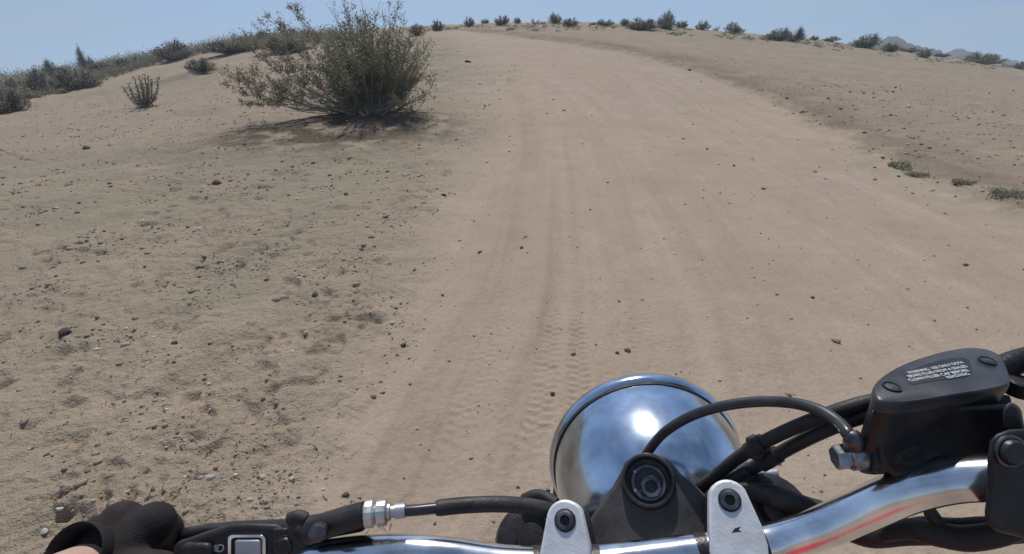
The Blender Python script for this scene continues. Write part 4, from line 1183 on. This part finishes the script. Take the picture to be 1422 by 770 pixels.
# recessed panel with the warning text
Zt = Vector((0, 0, 1))
def on_lid(px, py, h=0.0): return HZP(px, py, zL + 0.0010 + h)
pan = smooth_loop([on_lid(x, y, .0002) for x, y in [(1259, 519), (1275, 510), (1300, 502), (1325, 497), (1340, 497), (1347, 503), (1350, 514), (1345, 522), (1322, 526), (1290, 530), (1268, 534), (1261, 528)]], 3)
bm = bmesh.new(); bm.faces.new([bm.verts.new(p) for p in pan]); bm_obj('label_panel', bm, M['black_plastic'], rl, smooth=False)
t0, t1 = on_lid(1262, 531, .0005), on_lid(1349, 517, .0005)
tu = (t1 - t0).normalized(); tv = Zt.cross(tu)
def lettering(txt, px, py, size, parent, width=None, base_u=tu, up=Zt, at=None, mat=None, name='lettering'):
    cu = bpy.data.curves.new(name, 'FONT'); cu.body = txt; cu.size = size; cu.extrude = 0.00003; cu.offset = size * 0.006
    o = bpy.data.objects.new(name, cu); COL.objects.link(o)
    bpy.context.view_layer.update()
    me = bpy.data.meshes.new_from_object(o.evaluated_get(bpy.context.evaluated_depsgraph_get())); bpy.data.objects.remove(o)
    xs = [v.co.x for v in me.vertices]; k = 1.0 if width is None else width / (max(xs) - min(xs))
    org = at if at is not None else on_lid(px, py, .0006); vv = up.cross(base_u)
    for v in me.vertices:
        v.co = org + base_u * (v.co.x * k) + vv * v.co.y + up * v.co.z
    me.materials.clear(); me.materials.append(mat or M['white'])
    o = bpy.data.objects.new(name, me); COL.objects.link(o); o.parent = parent; o.matrix_parent_inverse = Matrix.Translation(-parent_loc(parent))
    return o
def rowlen(a, b): return (on_lid(*b) - on_lid(*a)).length
for txt, a, b, sz in (('WARNING  USE ONLY DOT4', (1263, 519.5), (1339, 504.5), .0029), ('BRAKE FLUID FROM A SEALED', (1263, 524.5), (1344, 510), .0029), ('CLEAN FILLER CAP BEFORE', (1264, 530), (1346, 515.5), .0030), ('REMOVING', (1317, 526), (1347, 520.5), .0028)):
    bu_ = (on_lid(*b) - on_lid(*a)).normalized()
    lettering(txt, a[0], a[1], sz, rl, width=rowlen(a, b), base_u=bu_)
for sx, sy in ((1238, 538), (1371, 502)):
    q = on_lid(sx, sy)
    bm = bmesh.new(); lathe(bm, q, Zt, [(0.0002, .0044), (0.0009, .0044), (0.0009, .0037), (0.0003, .0034)], 24); bm_obj('screw_recess', bm, M['black_plastic'], rl)
    bm = bmesh.new(); lathe(bm, q, Zt, [(0.0001, .0032), (0.0006, .0030), (0.0008, .0022), (0.0008, 0)], 20)
    sc = bm_obj('screw', bm, M['dark_steel'], rl)
# banjo fitting and the brake hose
bj = b0 + bd * 0.0165
bm = bmesh.new(); lathe(bm, b0 + bd * 0.0115, bd, [(0, .0066), (0.002, .0078), (0.0080, .0078), (0.0092, .0066)], 28, caps=True); ban = bm_obj('banjo_fitting', bm, M['steel'], bike)
bm = bmesh.new(); lathe(bm, b0 + bd * 0.0208, bd, [(0, .0068), (0.0055, .0068), (0.0065, .0060)], 6, caps=True, up=(0, 0, 1)); bm_obj('banjo_bolt', bm, M['steel'], ban, smooth=False)
hose_pts = [b0 + bd * 0.0165 + Vector((0, 0.002, 0.004)), P(1180, 606, .276), P(1163, 586, .287), P(1135, 569, .300), P(1100, 560, .314), P(1055, 558, .330), P(1005, 564, .343), P(960, 578, .356), P(925, 599, .370), P(904, 622, .384), P(894, 642, .390), P(892, 680, .385), P(893, 740, .372)]
bm = bmesh.new(); tube(bm, catmull(hose_pts, 8), 0.0035, 18); hs = bm_obj('brake_hose', bm, M['hose'], bike)
bm = bmesh.new(); tube(bm, catmull([hose_pts[0], P(1186, 612, .2745), hose_pts[1]], 6), lambda t: 0.0058 - 0.001 * t, 16); bm_obj('hose_ferrule', bm, M['dark_steel'], hs)

# throttle cables
c1 = [P(955, 690, .385), P(985, 668, .370), P(1018, 641, .352), P(1050, 620, .336), P(1085, 602, .322), P(1130, 583, .308), P(1175, 567, .300), P(1220, 556, .298), P(1290, 548, .300), P(1400, 560, .285)]
c2 = [P(985, 692, .380), P(1010, 672, .366), P(1040, 653, .350), P(1075, 634, .335), P(1110, 615, .320), P(1150, 596, .308), P(1190, 581, .300), P(1225, 572, .298), P(1300, 574, .30), P(1400, 590, .28)]
tc1 = bm_obj('throttle_cable', (lambda b: (tube(b, catmull(c1, 8), 0.0043, 16), b)[1])(bmesh.new()), M['rubber'], bike)
tc2 = bm_obj('throttle_cable', (lambda b: (tube(b, catmull(c2, 8), 0.0043, 16), b)[1])(bmesh.new()), M['rubber'], bike)
bm = bmesh.new(); tube(bm, catmull([P(1000, 680, .371), P(1018, 666, .361), P(1042, 652, .349)], 6), 0.0050, 16); bm_obj('cable_sleeve', bm, M['grey_paint'], tc2)
for a, b, c in (((1040, 627, .340), (1060, 614, .331), tc1), ((1058, 644, .342), (1080, 631, .332), tc2)):
    bm = bmesh.new(); tube(bm, [P(*a), P(*b)], 0.0056, 12); bm_obj('cable_tie', bm, M['rubber'], c)
bm = bmesh.new(); prism(bm, [P(x, y, .333) for x, y in [(1040, 612), (1052, 606), (1062, 612), (1066, 626), (1058, 640), (1046, 640), (1042, 626)]], AX_F * .006); bm_obj('cable_clip', bm, M['rubber'], tc1, bevel=.0008)

# thick wiring behind the right clamp, and under the right bar
wl = [P(1010, 690, .345), P(1045, 684, .335), P(1090, 694, .325), P(1135, 712, .318), P(1180, 735, .312), P(1230, 742, .302), P(1290, 737, .290), P(1350, 736, .282), P(1420, 738, .272), P(1480, 735, .262)]
bm = bmesh.new(); tube(bm, catmull(wl, 8), lambda t: 0.0078 - 0.0018 * abs(t - .45) * 2 + 0.0006 * math.sin(t * 40), 18); loom = bm_obj('wiring_loom', bm, M['rubber'], bike)
bm = bmesh.new(); tube(bm, catmull([P(1225, 742, .297), P(1262, 735, .286), P(1300, 742, .276), P(1345, 748, .270), P(1400, 738, .262), P(1440, 720, .255)], 8), lambda t: 0.0045 + 0.002 * math.sin(math.pi * t), 16); bm_obj('wire_bundle', bm, M['rubber'], loom)
bm = bmesh.new(); tube(bm, [P(1292, 712, .276), P(1304, 728, .276), P(1312, 742, .277)], 0.0034, 12); bm_obj('wire_strap', bm, M['rubber'], loom)
# knob of silver hardware seen between clamp and loom
bm = bmesh.new(); lathe(bm, P(1060, 662, .42), Vector((1, 0, .1)), [(-.012, .009), (0.0, .009), (.001, .0065), (.010, .0065), (.011, .005)], 20, caps=True); bm_obj('lamp_bolt', bm, M['steel'], bike)

# right switch housing with its button
cR = P(1425, 664, .250); aR = (P(1460, 664, .248) - P(1390, 664, .254)).normalized()
bm = bmesh.new(); prism(bm, [P(x, y, .232) for x, y in [(1371, 640), (1374, 612), (1384, 602), (1402, 596), (1440, 594), (1500, 598), (1540, 620), (1545, 745), (1500, 760), (1420, 748), (1378, 738), (1366, 720), (1370, 690)]], ray(1372, 670).normalized() * 0.042)
rs = bm_obj('right_switch_housing', bm, M['black_plastic'], bike, bevel=0.004, seg=3)
rs.name = 'switch_housing'
bq = P(1403, 627, .2315); bn = -AX_F
bm = bmesh.new(); lathe(bm, bq, bn, [(-.001, .0073), (0.0006, .0073), (0.0009, .0070), (0.0009, .0062), (-.0005, .0060)], 32, up=AX_U); bm_obj('button_bezel', bm, M['dark_steel'], rs)
bm = bmesh.new(); lathe(bm, bq, bn, [(-.002, .0059), (0.0018, .0057), (0.0030, .0048), (0.0034, 0)], 28, up=AX_U); bm_obj('button', bm, M['black_paint'], rs)
bm = bmesh.new(); prism(bm, [P(x, y, .252) for x, y in [(1392, 600), (1392, 570), (1402, 556), (1418, 566), (1424, 600)]], ray(1400, 590).normalized() * .02); bm_obj('bar_bracket', bm, M['black_paint'], mc, bevel=.002)
# brake lever, pivoting beyond the reservoir
bm = bmesh.new(); tube(bm, catmull([P(1385, 514, .305), P(1425, 499, .297), P(1500, 486, .278), P(1600, 500, .270), P(1750, 540, .262)], 8), lambda t: 0.0074 - 0.002 * t, 18); bm_obj('brake_lever', bm, M['black_paint'], bike)
bm = bmesh.new(); lathe(bm, P(1420, 530, .292), Vector((0, 0, 1)), [(-0.008, .0070), (0.000, .0070), (.001, .006), (.001, 0)], 20); bm_obj('lever_knuckle', bm, M['black_paint'], mc)

# left controls: clutch perch, adjuster, cable
pc = [(398, 770), (396, 735), (404, 722), (424, 716), (452, 712), (490, 702), (508, 700), (512, 724), (508, 738), (470, 745), (430, 754), (420, 785), (398, 800)]
bm = bmesh.new(); prism(bm, [P(x, y, .322) for x, y in pc], ray(455, 740).normalized() * 0.022)
perch = bm_obj('clutch_perch', bm, M['black_paint'], bike, bevel=0.0035, seg=3)
bm = bmesh.new(); tube(bm, catmull([P(402, 722, .308), P(414, 718, .308), P(424, 722, .308)], 4), 0.0042, 12); bm_obj('pivot_boss', bm, M['rubber'], perch)
bm = bmesh.new(); tube(bm, [P(428, 738, .320), P(450, 731, .318), P(478, 722, .316), P(507, 714, .316)], lambda t: .0080 - .0004 * t, 20); bm_obj('perch_arm', bm, M['black_paint'], perch)
bm = bmesh.new(); lathe(bm, P(441, 741, .302), -AX_F, [(-.004, .0052), (.001, .0052), (.0018, .0040), (.0018, 0)], 20); bm_obj('pivot_bolt', bm, M['dark_steel'], perch)
bm = bmesh.new(); tube(bm, catmull([P(430, 735, .322), P(380, 735, .345), P(300, 738, .372), P(200, 752, .405), P(100, 768, .43), P(20, 790, .45)], 8), lambda t: 0.0062 - 0.001 * t, 16); bm_obj('clutch_lever', bm, M['black_paint'], bike)
adir = (P(560, 710, .318) - P(505, 715, .316)).normalized()
a0 = P(508, 714, .316)
bm = bmesh.new(); lathe(bm, a0, adir, [(-.002, .0050), (0, .0082), (.0015, .0084), (.0045, .0084), (.0055, .0070), (.0065, .0055), (.0072, .0076), (.0095, .0078), (.0125, .0078), (.0135, .0052), (.0150, .0052), (.0155, .0036), (.0215, .0036), (.022, .0030)], 14, caps=True)
adj = bm_obj('cable_adjuster', bm, M['zinc'], bike, smooth=False)
for k in range(3):
    q = a0 + adir * (0.008 + k * 0.002) + n_ * 0.0076
cc = [a0 + adir * 0.020, P(575, 709, .320), P(605, 706, .323), P(650, 701.5, .327), P(700, 700.5, .330), P(745, 705, .333), P(785, 716, .340), P(820, 735, .37), P(850, 790, .42)]
bm = bmesh.new(); tube(bm, catmull(cc, 8), 0.0034, 16); ccb = bm_obj('clutch_cable', bm, M['hose'], bike)
bm = bmesh.new(); tube(bm, catmull([P(605, 706, .323), P(650, 701.5, .327), P(700, 700.5, .330), P(745, 705, .333), P(785, 716, .340)], 8), lambda t: 0.0050 if 0.02 < t < 0.98 else 0.0044, 18); bm_obj('rubber_sleeve', bm, M['rubber'], ccb)
bm = bmesh.new(); tube(bm, [a0 + adir * 0.018, a0 + adir * 0.024], 0.0046, 14); bm_obj('ferrule', bm, M['silver'], ccb)

# left switch housing
lh = [(243, 752), (262, 747), (290, 737), (318, 728), (345, 726), (384, 727), (398, 734), (416, 748), (420, 790), (415, 850), (250, 870), (236, 800)]
bm = bmesh.new(); prism(bm, [P(x, y, .325) for x, y in lh], ray(300, 750).normalized() * 0.036)
ls = bm_obj('switch_housing', bm, M['black_plastic'], bike, bevel=0.004, seg=3)
def L_(px, py, h=0.0): return P(px, py, .325 - h)
def roundrect(x0, y0, x1, y1, r, n=4):
    out = []
    for cx, cy, a0_ in ((x1 - r, y0 + r, -90), (x1 - r, y1 - r, 0), (x0 + r, y1 - r, 90), (x0 + r, y0 + r, 180)):
        for k in range(n + 1):
            a = R(a0_ + 90 * k / n); out.append((cx + math.cos(a) * r, cy + math.sin(a) * r))
    return out
bm = bmesh.new(); outer = roundrect(316, 743, 369, 800, 7); inner = roundrect(321, 747, 364, 796, 5)
ov = [bm.verts.new(L_(x, y, .0012)) for x, y in outer]; iv_ = [bm.verts.new(L_(x, y, .0012)) for x, y in inner]
ob = [bm.verts.new(L_(x, y, -.001)) for x, y in outer]; ib = [bm.verts.new(L_(x, y, -.001)) for x, y in inner]
for k in range(len(ov)):
    j = (k + 1) % len(ov)
    bm.faces.new((ov[k], ov[j], iv_[j], iv_[k])); bm.faces.new((ov[k], ob[k], ob[j], ov[j])); bm.faces.new((iv_[k], iv_[j], ib[j], ib[k]))
bm_obj('switch_bezel', bm, M['chrome'], ls, bevel=.0003)
bm = bmesh.new(); prism(bm, [L_(x, y, .0024) for x, y in roundrect(325, 751, 361, 794, 4)], AX_F * .004); bm_obj('dimmer_switch', bm, M['silver'], ls, bevel=.0012, seg=3)
bm = bmesh.new(); prism(bm, [L_(x, y, .0015) for x, y in [(378, 735), (408, 735), (416, 752), (416, 800), (378, 800)]], AX_F * .003); bm_obj('horn_panel', bm, M['black_paint'], ls, bevel=.001)
hb = L_(397, 757, .0015)
bm = bmesh.new(); lathe(bm, hb, -AX_F, [(-.001, .0068), (.0008, .0068), (.0010, .0060), (-.0008, .0058)], 32, up=AX_U); bm_obj('button_ring', bm, M['dark_steel'], ls)
bm = bmesh.new(); lathe(bm, hb, -AX_F, [(-.002, .0056), (.0015, .0054), (.0026, .0044), (.0030, 0)], 28, up=AX_U); bm_obj('horn_button', bm, M['black_paint'], ls)
# low beam mark: a D and three slanted rays
bm = bmesh.new()
def stroke(a, b, wpx=1.3):
    A, B = Vector(a), Vector(b); d = (B - A).normalized(); nn = Vector((-d.y, d.x)) * wpx / 2
    prism(bm, [L_(*(A + nn), .0002), L_(*(B + nn), .0002), L_(*(B - nn), .0002), L_(*(A - nn), .0002)], -AX_F * .0001)
dd_ = [(303, 757.5), (307, 756.5), (310, 758), (310.6, 761), (309, 764.5), (305, 766.5), (301.6, 766), (302, 762), (303, 757.5)]
for a, b in zip(dd_[:-1], dd_[1:]): stroke(a, b)
for k in range(4): stroke((297.4 + .1 * k, 758.2 + 2.4 * k), (301.0 - .1 * k, 757.4 + 2.4 * k), 1.2)
bm_obj('beam_mark', bm, M['white'], ls, smooth=False)
bm = bmesh.new(); prism(bm, [L_(x, y, .004) for x, y in roundrect(248, 757, 292, 800, 9)], AX_F * .006); bm_obj('signal_switch', bm, M['black_paint'], ls, bevel=.002)

# ------------------------------------------------------------------ the rider's left hand on the grip
def blob(chains, voxel, name, mat, parent=None, smooth_it=3):
    """tapered capsule chains fused into one continuous surface"""
    bm = bmesh.new()
    for ch in chains:
        pts = [Vector(c[0]) for c in ch]; rs_ = [c[1] for c in ch]
        for (p, q, r0, r1) in zip(pts[:-1], pts[1:], rs_[:-1], rs_[1:]):
            ax_ = (q - p).normalized(); ln = (q - p).length
            pr = [(-r0, 0)] + [(-r0 * math.cos(R(a)), r0 * math.sin(R(a))) for a in (25, 50, 75, 90)] + [(ln + r1 * math.cos(R(a)), r1 * math.sin(R(a))) for a in (90, 75, 50, 25)] + [(ln + r1, 0)]
            lathe(bm, p, ax_, pr, 20)
    o = bm_obj(name, bm, mat, parent)
    rm = o.modifiers.new('fuse', 'REMESH'); rm.mode = 'VOXEL'; rm.voxel_size = voxel; rm.use_smooth_shade = True
    sm = o.modifiers.new('soft', 'SMOOTH'); sm.factor = 0.6; sm.iterations = smooth_it
    return o
gx = (P(300, 800, .348) - P(60, 830, .392)).normalized()      # along the grip, towards the clamp
def G(px, py, d): return P(px, py, d)
wrist = G(80, 829, .305); elbow = G(-160, 1250, .22)
kn = [(G(212, 728, .352), .0115), (G(168, 726, .352), .0120), (G(140, 742, .360), .0112), (G(118, 760, .368), .0100)]
mid = [G(230, 738, .392), G(186, 728, .398), G(150, 736, .404), G(118, 752, .408)]
end = [G(236, 790, .400), G(192, 786, .407), G(150, 790, .412), G(112, 800, .416)]
tip_ = [G(232, 822, .382), G(190, 824, .388), G(150, 828, .394), G(112, 832, .398)]
palm_c = G(150, 790, .345)
def hand(inf):
    ch = [[(elbow, .045 + inf), (wrist.lerp(elbow, .45), .036 + inf), (wrist, .0245 + inf), (palm_c, .022 + inf)]] if inf == 0 else [[(wrist.lerp(palm_c, .8), .0225 + inf), (palm_c, .023 + inf)]]
    for (k, r), m_, e_, t_ in zip(kn, mid, end, tip_):
        ch.append([(wrist.lerp(palm_c, .6), .018 + inf), (k, r + inf), (m_, r * .88 + inf), (e_, r * .80 + inf), (t_, r * .70 + inf)])
    ch.append([(palm_c, .018 + inf), (kn[0][0], .0125 + inf)]); ch.append([(kn[0][0], .011 + inf), (kn[3][0], .010 + inf)])
    # thumb leaves the side of the palm and closes under the grip
    ch.append([(wrist.lerp(palm_c, .7), .015 + inf), (G(215, 800, .325), .0125 + inf), (G(255, 828, .330), .0105 + inf), (G(272, 850, .350), .009 + inf)])
    return ch
person = blob(hand(0.0), .0022, 'person', M['skin'])
tag(person, 'rider seen only as a black gloved left hand on the grip, wrist bare', 'person')
glove = blob(hand(0.0024), .0020, 'glove', M['glove'], person, 4)
# loose cuff that gapes over the bare wrist
cu0 = G(150, 768, .343); cu1 = G(103, 770, .318)
cd = (cu1 - cu0).normalized()
bm = bmesh.new()
lathe(bm, cu0, cd, [(0.000, .0155), (.010, .0165), ((cu1 - cu0).length, .0190), ((cu1 - cu0).length + .0015, .0182), ((cu1 - cu0).length, .0168), (.008, .0150)], 36)
cf = bm_obj('glove_cuff', bm, M['glove'], person)
# ------------------------------------------------------------------ dusty air
bm = bmesh.new(); bmesh.ops.create_cube(bm, size=1.0)
for v in bm.verts: v.co = Vector((v.co.x * 660, v.co.y * 660, v.co.z * 90 - 20))
hz = bm_obj('haze', bm, None, None, smooth=False)
hm = bpy.data.materials.new('haze'); hm.use_nodes = True; hn = hm.node_tree; hn.nodes.remove(hn.nodes['Principled BSDF'])
vp = hn.nodes.new('ShaderNodeVolumePrincipled'); vp.inputs['Color'].default_value = (0.82, 0.91, 0.95, 1); vp.inputs['Density'].default_value = 0.0022
hn.links.new(vp.outputs[0], hn.nodes['Material Output'].inputs['Volume']); hz.data.materials.append(hm)
tag(hz, 'thin dusty haze over the desert', 'haze', kind='stuff')
